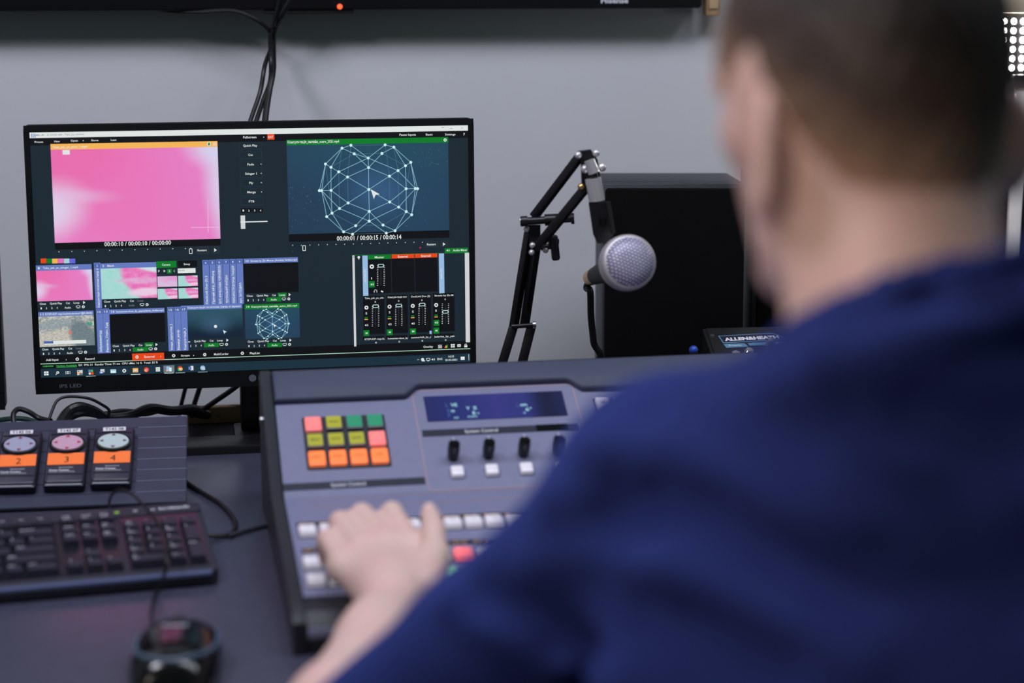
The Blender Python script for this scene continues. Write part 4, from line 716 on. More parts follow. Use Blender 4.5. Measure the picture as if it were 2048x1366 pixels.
def keycap(x, y, w, h, s):
    b = MB(); a, c = w / 2 - .0006, h / 2 - .0006
    vs = [(-a, -c, -.002), (a, -c, -.002), (a, c, -.002), (-a, c, -.002), (-a + .0024, -c + .002, .0072), (a - .0024, -c + .002, .0072), (a - .0024, c - .0028, .0078), (-a + .0024, c - .0028, .0078)]
    bm_ = bmesh.new(); vv = [bm_.verts.new(v) for v in vs]
    for f in ((3, 2, 1, 0), (4, 5, 6, 7), (0, 1, 5, 4), (1, 2, 6, 5), (2, 3, 7, 6), (3, 0, 4, 7)): bm_.faces.new([vv[i] for i in f])
    bmesh.ops.bevel(bm_, geom=list(bm_.edges), offset=.0008, segments=2, affect='EDGES'); b.bm(bm_, m_key, Matrix.Translation((x, y, 0)))
    if s:
        L = s.split('|')
        for i, q in enumerate(L):
            hh = .0030 if len(q) == 1 else .0021
            b.text(q, x - a + .0036, y + c - .0062 - i * .0048, .0080, hh, m_print, w=None if len(q) < 3 else min(len(q) * .0015, w - .007), center=False, bold=.02)
    b.build('key', kb)
U = .01905; XL = -.4376; RY = (.0250, .0442, .0634, .0826, .1018, .1255)
def row(r_, keys, x0=0):
    x = x0
    for k in keys:
        if isinstance(k, (int, float)): x += k; continue
        s, w = (k, 1) if isinstance(k, str) else k
        keycap(XL + (x + w / 2) * U, RY[r_], w * U, U, s); x += w
row(5, ['Esc', 1] + ['F%d' % i for i in (1, 2, 3, 4)] + [.5] + ['F%d' % i for i in (5, 6, 7, 8)] + [.5] + ['F%d' % i for i in (9, 10, 11, 12)] + [.25, 'PrtSc|SysRq', 'Scroll|Lock', 'Pause|Break'])
row(4, list('`1234567890-=') + [('Backspace', 2), .25, 'Insert', 'Home', 'Page|Up', .25, 'Num|Lock', '/', '*', '-'])
row(3, [('Tab', 1.5)] + list('QWERTYUIOP[]') + [('\\', 1.5), .25, 'Delete', 'End', 'Page|Down', .25, '7|Home', '8', '9|PgUp'])
row(2, [('Caps Lock', 1.75)] + list("ASDFGHJKL;'") + [('Enter', 2.25), 3.5, '4', '5', '6'])
row(1, [('Shift', 2.25)] + list('ZXCVBNM,./') + [('Shift', 2.75), 1.25, '^', 1.25, '1|End', '2', '3|PgDn'])
row(0, [('Ctrl', 1.5), 'Alt', ('Alt', 1.25), ('', 6.25), ('Alt', 1.25), 'Fn', 'Menu', ('Ctrl', 1.75), .25, '<', 'v', '>', .25, ('0|Ins', 2), '.|Del'])
keycap(XL + 22 * U, (RY[3] + RY[2]) / 2, U, 2 * U, '+'); keycap(XL + 22 * U, (RY[1] + RY[0]) / 2, U, 2 * U, 'Enter')

# ------------------------------------------------------------------ mouse
mouse = thing('computer_mouse', 'glossy black wired computer mouse with grey side band at the bottom of the picture', 'mouse', (-.2915, 1.610, .74), (0, 0, R(5))); mouse.scale = (1.14, 1.25, 1.08)
def mouse_z(x, y):
    a = 1 - (x / .035) ** 2; c = 1 - (abs(y + .006) / .062) ** 2.6
    return max(0, a) ** .42 * max(0, c) ** .5
b = MB(); nx, ny = 28, 40; vs = []; fs = []
for j in range(ny + 1):
    y = -.056 + .112 * j / ny; hw = .0345 * (1 - max(0, abs(y) - .012) ** 2 / .044 ** 2 * .55) ** .5
    if j in (0, ny): hw *= .86
    for i in range(nx + 1):
        s_ = -math.cos(math.pi * i / nx); x = s_ * hw
        e = max(0, 1 - (abs(y) / .0562) ** 5) ** .5
        z = .003 + .034 * (1 - s_ * s_) ** .38 * e * (1 - .28 * (max(0, y) / .056) ** 2)
        vs.append((x, y, z))
for j in range(ny):
    for i in range(nx): k = j * (nx + 1) + i; fs.append((k, k + 1, k + nx + 2, k + nx + 1))
ring = [i for i in range(nx + 1)] + [j * (nx + 1) + nx for j in range(1, ny + 1)] + [ny * (nx + 1) + i for i in range(nx - 1, -1, -1)] + [j * (nx + 1) for j in range(ny - 1, 0, -1)]
o_ = len(vs); vs += [(vs[i][0] * .97, vs[i][1] * .97, 0.0) for i in ring]
for q in range(len(ring)): w_ = (q + 1) % len(ring); fs.append((ring[w_], ring[q], o_ + q, o_ + w_))
fs.append(tuple(o_ + q for q in range(len(ring) - 1, -1, -1)))
b.add(vs, fs, m_gloss); b.build('shell', mouse, angle=60)
m_mband = mat('mouse_band', (70, 88, 108), .35)
def mz(x, y):
    hw = .0345 * (1 - max(0, abs(y) - .012) ** 2 / .044 ** 2 * .55) ** .5; s_ = x / hw
    return .003 + .034 * max(0, 1 - s_ * s_) ** .38 * max(0, 1 - (abs(y) / .0562) ** 5) ** .5 * (1 - .28 * (max(0, y) / .056) ** 2)
b = MB(); b.tube([(x * .94, y * .98, mz(x * .94, y * .98) - .0006) for x, y in ((-.0310, .030), (-.0325, .012), (-.0310, -.008), (-.0265, -.026), (-.0170, -.040), (-.0060, -.0455), (.0060, -.0455), (.0170, -.040), (.0265, -.026), (.0310, -.008), (.0325, .012), (.0310, .030))], .0022, m_mband); b.build('side_band', mouse)
b = MB(); b.cyl((-.0035, .028, .0275), (.0035, .028, .0275), .0085, .0085, m_rubber, 24); b.build('scroll_wheel', mouse)
b = MB(); b.tube([(0, y_, mz(0, y_) + .0001) for y_ in (.014, .022, .030, .038, .044)], .0006, m_rubber)
b.build('button_seam', mouse)
b = MB(); b.text('logitech', .0, .006, mz(0, .006) + .0006, .0028, m_print, w=.018, bold=.03); b.build('maker_logo', mouse)

# ------------------------------------------------------------------ cables on and behind the desk
m_cable = mat('black_cable', (15, 16, 19), .45); m_green = mat('green_cable', (20, 62, 48), .5); m_yel = mat('yellow_cable', (120, 110, 70), .5)
def cable(label, pts, r=.003, m=None, cat='cable', group=None, name='cable'):
    b = MB(); b.tube(pts, r, m or m_cable); o = b.build(name); tag(o, label, cat, group); return o
cable('thin black mouse cable running from the mouse over the keyboard and looping behind it',
      [onz(308, 1252, .756), onz(303, 1225, .752), onz(312, 1185, .7425), onz(322, 1165, .752), onz(330, 1145, .766), onz(334, 1115, .779), onz(331, 1075, .787), onz(312, 1040, .793), onz(285, 1008, .796), onz(262, 987, .802), onz(240, 980, .802), onz(225, 988, .794), onz(219, 1002, .778), onz(218, 1012, .760), onz(222, 1020, .744)], .0016)
cable('black keyboard cable curling from the keyboard corner up beside the ribbed stand',
      [(-.335, 1.985, .7500), (-.312, 1.990, .7440), (-.298, 2.005, .7430), (-.302, 2.05, .7430), (-.325, 2.11, .7430), (-.352, 2.155, .7430), (-.37, 2.185, .7430), (-.40, 2.24, .743)], .0026)
cable('grey cable running from the keyboard corner to the side of the console',
      [(-.300, 1.992, .7435), (-.285, 2.012, .7432), (-.262, 2.035, .7432), (-.235, 2.055, .7432)], .0024, mat('grey_cable', (52, 56, 66), .5))
def pt(px, py, D): return at(px, py, D)
cable('thick bundle of black cables lying behind the ribbed stand', [pt(112, 872, 2.22), pt(120, 848, 2.26), pt(135, 825, 2.29), pt(158, 814, 2.30), pt(188, 822, 2.32), pt(215, 836, 2.34), pt(260, 832, 2.36), pt(300, 817, 2.39), pt(345, 822, 2.42), pt(385, 818, 2.45), pt(415, 830, 2.48)], .0062)
cable('second black cable twisted under the thick bundle behind the stand', [pt(108, 860, 2.25), pt(135, 838, 2.31), pt(165, 826, 2.33), pt(205, 830, 2.35), pt(245, 824, 2.38), pt(290, 826, 2.41), pt(330, 818, 2.43), pt(380, 826, 2.46), pt(410, 832, 2.48)], .0045)
cable('thin black cable arching high above the bundle, left of the monitor foot', [pt(96, 848, 2.27), pt(104, 822, 2.28), pt(116, 800, 2.29), pt(140, 793, 2.30), pt(178, 797, 2.31), pt(205, 810, 2.32), pt(218, 820, 2.33), pt(217, 832, 2.33)], .0018)
cable('black cable rising in a small hook at the left edge of the desk', [pt(28, 850, 2.26), pt(27, 828, 2.27), pt(38, 818, 2.28), pt(58, 824, 2.28), pt(78, 836, 2.28), pt(102, 842, 2.27)], .0032)
cable('dark green cable lying behind the ribbed stand at the left edge', [pt(-30, 846, 2.28), pt(15, 838, 2.31), pt(50, 838, 2.32), pt(85, 848, 2.33)], .0032, m_green)
cable('black cable slanting from the monitor underside down to the bundle', [pt(500, 748, 2.45), pt(470, 775, 2.46), pt(430, 803, 2.47), pt(398, 824, 2.475), pt(380, 832, 2.475)], .0034)
cable('grey green cable hanging behind the monitor, left of the other hanging one', [pt(392, 735, 2.52), pt(374, 768, 2.52), pt(366, 795, 2.52), pt(360, 822, 2.52), pt(358, 835, 2.52)], .0028, mat('teal_cable', (30, 44, 54), .5))
cable('dark blue cable hanging behind the monitor, nearer the monitor foot', [pt(415, 735, 2.52), pt(402, 768, 2.52), pt(393, 795, 2.52), pt(384, 822, 2.52), pt(378, 835, 2.52)], .0034, mat('blue_cable', (34, 42, 66), .5))
cable('yellowish cable bending behind the monitor foot above the wooden batten', [pt(436, 832, 2.49), pt(446, 818, 2.50), pt(465, 813, 2.50), pt(490, 814, 2.50), pt(515, 820, 2.51)], .0024, m_yel)
b = MB(); a_ = Vector((-.425, 2.492, .751)); e_ = Vector((-.24, 2.525, .751)); b.box((0, 0, 0), ((e_ - a_).length, .014, .022), mat('pine_wood', (200, 160, 118), .6, bump=.1, var=.15, vscale=20, stretch=(.2, 4, 4)), bev=.002)
tag(b.build('wooden_batten', loc=(a_ + e_) / 2, rot=(0, 0, YAW)), 'light wooden batten lying at the back of the desk behind the monitor foot', 'batten')

# cables from the television
g_ = 'cables hanging from the television'
cable('black television cable running along the underside, then curving down to the monitor', [pt(290, 12, 2.662), pt(340, 22, 2.662), pt(400, 24, 2.662), pt(465, 22, 2.660), pt(505, 36, 2.66), pt(535, 58, 2.668), pt(545, 85, 2.668), pt(530, 130, 2.58), pt(520, 185, 2.56), pt(500, 245, 2.53), pt(490, 300, 2.5)], .0030, group=g_)
cable('thickest black cable dropping from the television centre, rightmost of the hanging strands', [pt(585, -6, 2.650), pt(562, 32, 2.655), pt(548, 62, 2.668), pt(546, 95, 2.668), pt(546, 140, 2.59), pt(537, 190, 2.56), pt(530, 245, 2.53), pt(528, 300, 2.5)], .0042, group=g_)
cable('black cable dropping from the television centre, crossing the other strands', [pt(560, -6, 2.650), pt(550, 40, 2.655), pt(541, 70, 2.668), pt(542, 110, 2.59), pt(541, 160, 2.58), pt(527, 200, 2.56), pt(512, 245, 2.53), pt(500, 300, 2.5)], .0032, group=g_)

# ------------------------------------------------------------------ television on the wall
TVY = R(7)
tv = thing('television', 'wide black television hung on the wall above the monitor, only its lower edge in view', 'television', Vector((-.350, 2.685, 1.2665)), (0, 0, TVY))
b = MB(); b.prism(rrect(-.615, 0, .615, .71, .006), -.018, .018, m_bezel, bev=.003, M=Matrix.Rotation(R(90), 4, 'X'))
b.box((0, 0, .012), (1.20, .030, .018), m_bezel, bev=.002); b.build('housing', tv)
b = MB(); b.box((0, -.0186, .365), (1.21, .0006, .66), m_gloss); b.build('screen', tv)
b = MB(); b.text('Hisense', .492, .011, .0188, .0065, m_print, w=.038, bold=.03, M=Matrix.Rotation(R(90), 4, 'X')); b.build('maker_logo', tv)
b = MB(); b.sphere((.1165, -.0178, .0045), .0036, glow('standby_red', (255, 90, 50), 2.0), 12, 8); b.build('standby_light', tv)
b = MB(); b.box((.075, 0, -.002), (.12, .03, .006), m_rubber, bev=.001); b.build('sensor_bar', tv)
b = MB(); b.box((0, .024, .4), (.3, .010, .3), m_deskedge, bev=.002); b.build('wall_bracket', tv)
b = MB(); b.box((0, 0, 0), (.022, .02, .06), mat('beige_plastic', (196, 160, 118), .6), bev=.003)
b.box((0, -.011, .0), (.014, .003, .04), mat('beige_cover', (214, 182, 140), .5), bev=.001)
tag(b.build('wall_switch_box', loc=(.279, 2.774, 1.285), rot=(0, 0, WY)), 'small beige switch box on the wall at the right end of the television', 'switch box')
# ------------------------------------------------------------------ loudspeakers
m_spk = mat('speaker_vinyl', (42, 44, 52), .5, bump=.25, bscale=120, stretch=(1, 8, 8)); m_grill = mat('speaker_cloth', (12, 12, 14), .95, bump=.5, bscale=2500, spec=.1)
def speaker(x, y, w, d, h, label, tilt):
    t = thing('loudspeaker', label, 'loudspeaker', (x, y, .7545), (0, 0, 0), 'black loudspeakers on the desk'); t.rotation_euler = (-tilt, 0, 0)
    b = MB(); b.box((0, d / 2 + .012, h / 2), (w, d - .024, h), m_spk, bev=.0025); b.build('cabinet', t)
    b = MB(); b.box((0, .006, h / 2 + .0), (w, .014, h), m_spk, bev=.002); b.build('front_baffle', t)
    b = MB(); b.box((.001, -.004, h / 2 - .002), (w - .004, .012, h - .008), m_grill, bev=.004); b.build('cloth_grille', t)
    b = MB()
    for sx in (-1, 1): b.prism([(0, -.0125), (d - .01, -.0015 if tilt else -.0125), (d - .01, 0), (0, 0)], sx * w * .3 - .02, sx * w * .3 + .02, m_rubber, M=MYZ)
    b.build('foam_pad', t)
    return t
speaker(.2027, 2.425, .1785, .20, .308, 'black loudspeaker directly behind the microphone, front fully visible', R(3.2))
speaker(.4030, 2.505, .1785, .17, .300, 'second black loudspeaker, mostly hidden behind the man\'s face', R(0))

# ------------------------------------------------------------------ small mixer
MO = Vector((.2337, 2.360, .8940)); MYW, MSL = R(6), R(20)
mixer = thing('audio_mixer', 'small black audio mixer with silver knobs behind the man\'s left shoulder', 'audio mixer', (MO.x, MO.y, .74), (0, 0, MYW))
PM = Matrix.Translation((0, 0, MO.z - .74)) @ Matrix.Rotation(MSL, 4, 'X')
m_mix = mat('mixer_black', (24, 26, 28), .4, bump=.1, bscale=800); m_blue = mat('mixer_blue_print', (86, 128, 160), .6); m_navy = mat('mixer_navy_print', (28, 28, 48), .5)
b = MB(); q = MSL; ln = .135
b.prism([(0, 0), (0, MO.z - .7415), (-ln * math.cos(q), MO.z - .74 - ln * math.sin(q) - .0015), (-ln * math.cos(q) - .004, 0)], 0, .27, m_mix, M=MYZ); b.build('case', mixer)
b = MB(); b.M = PM; b.prism([(.004, -ln), (.266, -ln), (.266, -.002), (.004, -.002)], -.002, .0006, m_mix)
b.build('top_panel', mixer)
b = MB(); b.M = PM
b.prism([(.0155, -.0205), (.0835, -.0165), (.0985, -.0285), (.0965, -.0325), (.0185, -.0380)], .0006, .0009, m_blue)
b.prism([(.0172, -.0220), (.0830, -.0182), (.0958, -.0290), (.0945, -.0312), (.0195, -.0362)], .0008, .0012, m_navy)
b.text('ALLEN&HEATH', .0555, -.0283, .0014, .0066, m_print, w=.068, bold=.05, rot=R(3))
b.box((.12, -.0265, .0008), (.05, .0006, .0004), m_blue, rot=R(4)); b.build('name_plate', mixer)
b = MB(); b.M = PM
b.prism([(.0185, -.0400), (.044, -.0390), (.0465, -.0430), (.0475, -.0470), (.0205, -.0485)], .0006, .0010, m_blue)
b.prism([(.0486, -.0385), (.0962, -.0362), (.0962, -.0425), (.0500, -.0445)], .0006, .0010, m_blue)
b.text('Preamp', .032, -.0435, .0012, .0030, m_print, w=.015, rot=R(2)); b.text('MIC/LINE', .088, -.0395, .0012, .0024, m_print, w=.014, rot=R(2)); b.build('section_label', mixer)
def mx(x, y, r, h, m, name='knob'):
    b = MB(); b.M = PM; n = 20; vs = []
    prof = [(r * 1.02, .0008), (r, h * .3), (r * .92, h * .85), (r * .7, h), (.0001, h * 1.01)]
    for pr, z in prof:
        for i in range(n): t = 2 * math.pi * i / n; rr = pr * (1 + (.09 if i % 4 < 2 else -.05) * (1 if z < h * .98 else 0)); vs.append((x + rr * math.cos(t), y + rr * math.sin(t), z))
    fs = [(j * n + i, j * n + (i + 1) % n, (j + 1) * n + (i + 1) % n, (j + 1) * n + i) for j in range(len(prof) - 1) for i in range(n)]
    b.add(vs, fs, m); b.build(name, mixer)
m_knob = mat('silver_knob', (186, 186, 180), .22, .8)
for x, y, h in ((.070, -.064, .022), (.1005, -.058, .020), (.044, -.067, .010), (.0765, -.0745, .010), (.128, -.052, .018), (.155, -.050, .018), (.183, -.048, .018), (.21, -.046, .018), (.105, -.085, .012), (.135, -.082, .012), (.165, -.080, .012), (.195, -.078, .012)):
    mx(x, y, .0058, h, m_knob)
mx(.030, -.0600, .0048, .0018, mat('mixer_button', (120, 115, 120), .5), 'button')
for x, y in ((.0085, -.0196), (.262, -.012)):
    b = MB(); b.M = PM; b.lathe([(.0026, .0006), (.0024, .0016), (.0001, .0017)], m_metal, 12, Matrix.Translation((x, y, 0))); b.build('screw', mixer)
b = MB(); p0 = at(1387, 695, 2.25); b.tube([Vector((p0.x, p0.y, .742)), p0 - Vector((0, 0, .006))], .005, m_rubber, smooth=False); b.sphere(p0 - Vector((0, 0, .003)), .0052, mat('blue_cap', (40, 80, 190), .3), 16, 10)
tag(b.build('blue_tipped_plug'), 'upright black jack plug with blue tip, left of the mixer', 'plug')

# ------------------------------------------------------------------ microphone boom arm
m_arm = mat('arm_black', (18, 18, 22), .35, bump=.05, bscale=600)
arm = thing('boom_stand', 'black scissor boom stand clamped to the desk, holding the microphone', 'microphone stand', (-.02, 2.30, .74))
IB = Vector((-.02, 2.30, .74))
def A_(X_, Y_, D): return at(980 + X_ / 2.97, 280 + Y_ / 2.97, D) - IB
def bar(p, q, w, m=m_arm, name='arm_bar'):
    b = MB(); d = (q - p); L = d.length; rot = d.to_track_quat('Z', 'Y').to_matrix().to_4x4()
    b.box((p + q) / 2, (w, w, L), m, rot=rot, bev=.0008); b.build(name, arm)
w_ = .0088
base = Vector((0, .01, 0))
b = MB(); b.box((0.0, .015, .012), (.055, .045, .024), m_arm, bev=.003); b.cyl((0, .015, .024), (0, .015, .05), .011, .009, m_arm); b.cyl((0, .015, .03), (.0, -.03, .03), .003, .003, m_metal); b.build('desk_clamp', arm)
lo1, lo2 = A_(70, 1290, 2.31), A_(180, 1290, 2.31); mid1, mid2 = A_(140, 1108, 2.31), A_(228, 1100, 2.31)
foot = Vector((0, .015, .045))
bar(foot + Vector((-.014, 0, 0)), mid1, w_ * 1.2); bar(foot + Vector((.014, 0, 0)), mid2 + Vector((.004, 0, 0)), w_ * 1.2)
b = MB(); b.cyl(A_(128, 1108, 2.30), A_(272, 1098, 2.30), .0028, .0028, m_arm); b.cyl(A_(255, 1099, 2.30), A_(273, 1098, 2.30), .0045, .0045, m_metal); b.build('pivot_bolt', arm)
el1, el2 = A_(225, 560, 2.29), A_(285, 640, 2.29)
bar(mid1 + Vector((0, 0, -.002)), A_(232, 545, 2.29), w_); bar(A_(205, 1100, 2.31), A_(280, 590, 2.29), w_)
# joint plates and cross tube
b = MB(); p1, p2 = A_(182, 484, 2.275), A_(500, 466, 2.275); b.cyl(p1, p2, .0045, .0045, m_arm, 16); b.cyl(p1, p1 + (p2 - p1) * .13, .0062, .0062, m_arm, 16); b.cyl(p1 - (p2 - p1) * .01, p1 + (p2 - p1) * .04, .0048, .0048, m_metal, 16)
b.cyl(p1 + (p2 - p1) * .45, p1 + (p2 - p1) * .7, .0068, .0068, m_arm, 16); b.cyl(p1 + (p2 - p1) * .94, p2, .0066, .0066, m_arm, 16); b.build('cross_tube', arm)
b = MB()
tri = [A_(222, 505, 2.282), A_(300, 505, 2.282), A_(300, 660, 2.282), A_(240, 660, 2.282)]
off = Vector((0, .004, 0)); vs = tri + [p + off for p in tri]
b.add(vs, [(0, 1, 2, 3), (7, 6, 5, 4), (0, 4, 5, 1), (1, 5, 6, 2), (2, 6, 7, 3), (3, 7, 4, 0)], m_arm)
for X_, Y_ in ((217, 530), (252, 625), (248, 668), (330, 655)): b.sphere(A_(X_, Y_, 2.278), .0036, m_chrome, 12, 8)
b.build('elbow_plate', arm)
b = MB(); b.cyl(A_(300, 640, 2.28), A_(385, 628, 2.28), .0035, .0035, m_arm, 12); b.box(A_(385, 640, 2.28), (.010, .012, .030), m_arm, rot=Matrix.Rotation(R(-6), 4, 'Y'), bev=.003); b.box(A_(378, 603, 2.28), (.013, .008, .006), m_arm, bev=.001); b.build('tension_knob', arm)
bar(A_(262, 455, 2.285), A_(535, 95, 2.24), w_ * 1.05); bar(A_(290, 625, 2.27), A_(568, 285, 2.235), w_ * 1.1)
b = MB(); hd = [A_(520, 70, 2.232), A_(600, 60, 2.232), A_(640, 120, 2.232), A_(655, 215, 2.232), A_(600, 300, 2.232), A_(545, 290, 2.232), A_(540, 150, 2.232)]
off = Vector((0, .010, 0)); vs = hd + [p + off for p in hd]; n = len(hd)
b.add(vs, [tuple(range(n)), tuple(range(2 * n - 1, n - 1, -1))] + [(i, n + i, n + (i + 1) % n, (i + 1) % n) for i in range(n)], m_arm); b.build('head_joint', arm)
for X_, Y_, r_ in ((524, 90, .0042), (630, 78, .0042), (566, 172, .0052), (665, 162, .0050), (542, 278, .0042)):
    b = MB(); b.sphere(A_(X_, Y_, 2.228), r_, m_chrome if Y_ != 278 else m_brass, 14, 10); b.build('joint_screw', arm)
b = MB(); b.cyl(A_(590, 120, 2.222), A_(618, 195, 2.222), .0062, .0068, m_chrome, 24); b.cyl(A_(614, 200, 2.222), A_(620, 228, 2.222), .005, .005, m_arm, 16); b.cyl(A_(612, 228, 2.22), A_(636, 360, 2.22), .0092, .0092, m_chrome, 28); b.build('threaded_stud', arm)
# clip
b = MB(); P_ = [(585, 370), (700, 362), (718, 400), (735, 560), (700, 612), (640, 615), (612, 560)]
fr = [A_(x, y, 2.205) for x, y in P_]; bk = [A_(x, y, 2.245) for x, y in P_]; n = len(fr)
b.add(fr + bk, [tuple(range(n - 1, -1, -1)), tuple(range(n, 2 * n))] + [(i, (i + 1) % n, n + (i + 1) % n, n + i) for i in range(n)], m_arm)
b.cyl(A_(700, 368, 2.205), A_(732, 555, 2.205), .0028, .0028, m_rubber, 10); b.cyl(A_(668, 465, 2.2035), A_(672, 505, 2.2035), .004, .004, m_gloss, 8); b.build('microphone_clip', arm)

# ------------------------------------------------------------------ microphone
ball = at(980 + 815 / 2.97, 280 + 730 / 2.97, 2.17); tail = at(980 + 612 / 2.97, 280 + 812 / 2.97, 2.31)
ax = (tail - ball).normalized(); Lm = (tail - ball).length
mic = thing('microphone', 'silver ball-headed microphone pointing at the camera, held by the boom stand', 'microphone', ball)
mic.rotation_euler = (ax).to_track_quat('-Z', 'Y').to_euler()      # local +Z looks out of the grille
RB = .0318
m_mesh = bpy.data.materials.new('grille_mesh'); m_mesh.use_nodes = True; nt = m_mesh.node_tree; p_ = nt.nodes['Principled BSDF']
p_.inputs['Metallic'].default_value = .25; p_.inputs['Roughness'].default_value = .5
tc = nt.nodes.new('ShaderNodeTexCoord'); mp = nt.nodes.new('ShaderNodeMapping'); mp.inputs['Rotation'].default_value = (0, 0, R(24)); mp.inputs['Scale'].default_value = (270, 270, 270)
nt.links.new(tc.outputs['Object'], mp.inputs[0]); ck = nt.nodes.new('ShaderNodeTexBrick'); nt.links.new(mp.outputs[0], ck.inputs['Vector'])
ck.inputs['Color1'].default_value = rgb((205, 200, 222)); ck.inputs['Color2'].default_value = rgb((190, 186, 210)); ck.inputs['Mortar'].default_value = rgb((88, 86, 112)); ck.inputs['Scale'].default_value = 1; ck.inputs['Mortar Size'].default_value = .16
ck.inputs['Brick Width'].default_value = 1.1; ck.inputs['Row Height'].default_value = .9
nt.links.new(ck.outputs['Color'], p_.inputs['Base Color']); bp = nt.nodes.new('ShaderNodeBump'); bp.inputs['Distance'].default_value = .001; bp.inputs['Strength'].default_value = .4; nt.links.new(ck.outputs['Fac'], bp.inputs['Height']); bp.invert = True; nt.links.new(bp.outputs[0], p_.inputs['Normal'])
b = MB(); prof = [(.0001, .024), (.012, .0232), (.020, .0205), (.0245, .0165), (.0285, .010)]
b.lathe([(r, z) for r, z in prof[::-1]], m_mesh, 48); b.build('front_grille', mic, angle=80)
b = MB(); b.lathe([(.0290, .0118), (.0312, .0085), (RB, .002), (RB, -.004), (.0308, -.010), (.028, -.018), (.024, -.026), (.018, -.034), (.0165, -.036)][::-1], mat('grille_ring', (178, 172, 176), .4, .4), 48)
b.build('grille_ring', mic, angle=60)
b = MB(); b.lathe([(.0105, -Lm + .012), (.0115, -Lm + .03), (.0165, -.045), (.0175, -.034)], m_rubber, 32); b.build('handle', mic)
b = MB(); b.lathe([(.0095, -Lm - .012), (.0100, -Lm + .012)], m_brass, 24); b.build('connector', mic)
e0 = mic.matrix_basis @ Vector((0, 0, -Lm - .010))
xy = (e0.x, e0.y)
cable('black microphone cable hanging from the microphone down behind the console', [e0, e0 + ax * .012 + Vector((-.002, .004, -.012)), A_(595, 900, 2.325) + IB, A_(600, 1050, 2.33) + IB, A_(615, 1200, 2.335) + IB, A_(628, 1330, 2.34) + IB, Vector((.02, 2.345, .80)), Vector((.03, 2.34, .746)), Vector((.08, 2.335, .744))], .0042)

# ------------------------------------------------------------------ right side: curtain, white post and lamp
m_cur = mat('black_curtain', (28, 31, 34), .9, sheen=.05, bump=.2, bscale=300)
b = MB(); vs = []; n = 90
for j in range(2):
    for i in range(n + 1):
        u = i / n; x = .46 + 1.5 * u; vs.append((x, 2.735 + .02 * math.sin(u * 75) + .12 * (x - .3), 2.5 if j else .02))
b.add(vs, [(i, i + 1, n + 2 + i, n + 1 + i) for i in range(n)], m_cur); o = b.build('curtain', angle=80)
md = o.modifiers.new('thickness', 'SOLIDIFY'); md.thickness = .003
tag(o, 'black curtain hanging behind the man at the right edge', 'curtain')
lamp = thing('studio_lamp', 'bright studio lamp with a cluster of diodes on a white post at the right edge', 'lamp', (.676, 2.62, .74))
b = MB(); b.box((0, 0, .215), (.017, .012, .425), mat('post_white', (235, 228, 225), .5), bev=.001); b.build('post', lamp)
b = MB(); b.box((0, 0, .004), (.1, .1, .008), m_white, bev=.002); b.build('base_plate', lamp)
b = MB(); b.box((0, 0, .436), (.028, .02, .018), m_arm, bev=.002); b.build('swivel', lamp)
b = MB(); b.box((.004, .015, .486), (.112, .02, .085), m_arm, bev=.003); lh = b.build('lamp_housing', lamp)
b = MB(); b.box((-.012, .0, .545), (.05, .02, .04), mat('lamp_cream', (200, 185, 160), .5), bev=.003); b.build('housing_top', lamp)  # cream top of the housing; the beige glow is put into its colour
m_led = glow('led_white', (255, 248, 240), 70)
b = MB()
for i in range(7):
    for j in range(6): b.sphere((-.052 + .0128 * i, .003, 0.453 + .0122 * j), .0042, m_led, 8, 6)
b.build('diode_panel', lh)
# ------------------------------------------------------------------ the man at the console: distance-field bodies turned into meshes
V3 = lambda *a: np.array(a, dtype=np.float64)
def d_cap(P, a, b, r0, r1):
    a = np.asarray(a, float); b = np.asarray(b, float); ba = b - a; h = np.clip(((P - a) @ ba) / (ba @ ba), 0, 1)
    return np.linalg.norm(P - a - h[:, None] * ba, axis=1) - (r0 + (r1 - r0) * h)
def d_ell(P, c, M, r):
    q = (P - np.asarray(c)) @ M; r = np.asarray(r, float); k0 = np.linalg.norm(q / r, axis=1); k1 = np.linalg.norm(q / (r * r), axis=1)
    return k0 * (k0 - 1) / np.maximum(k1, 1e-6)
def smin(a, b, k):
    h = np.clip(.5 + .5 * (b - a) / k, 0, 1); return b + (a - b) * h - k * h * (1 - h)
def smax(a, b, k): return -smin(-a, -b, k)
def d_line(P, pts):
    d = np.full(len(P), 9.0)
    for a, b in zip(pts[:-1], pts[1:]): d = np.minimum(d, d_cap(P, a, b, 0, 0))
    return d
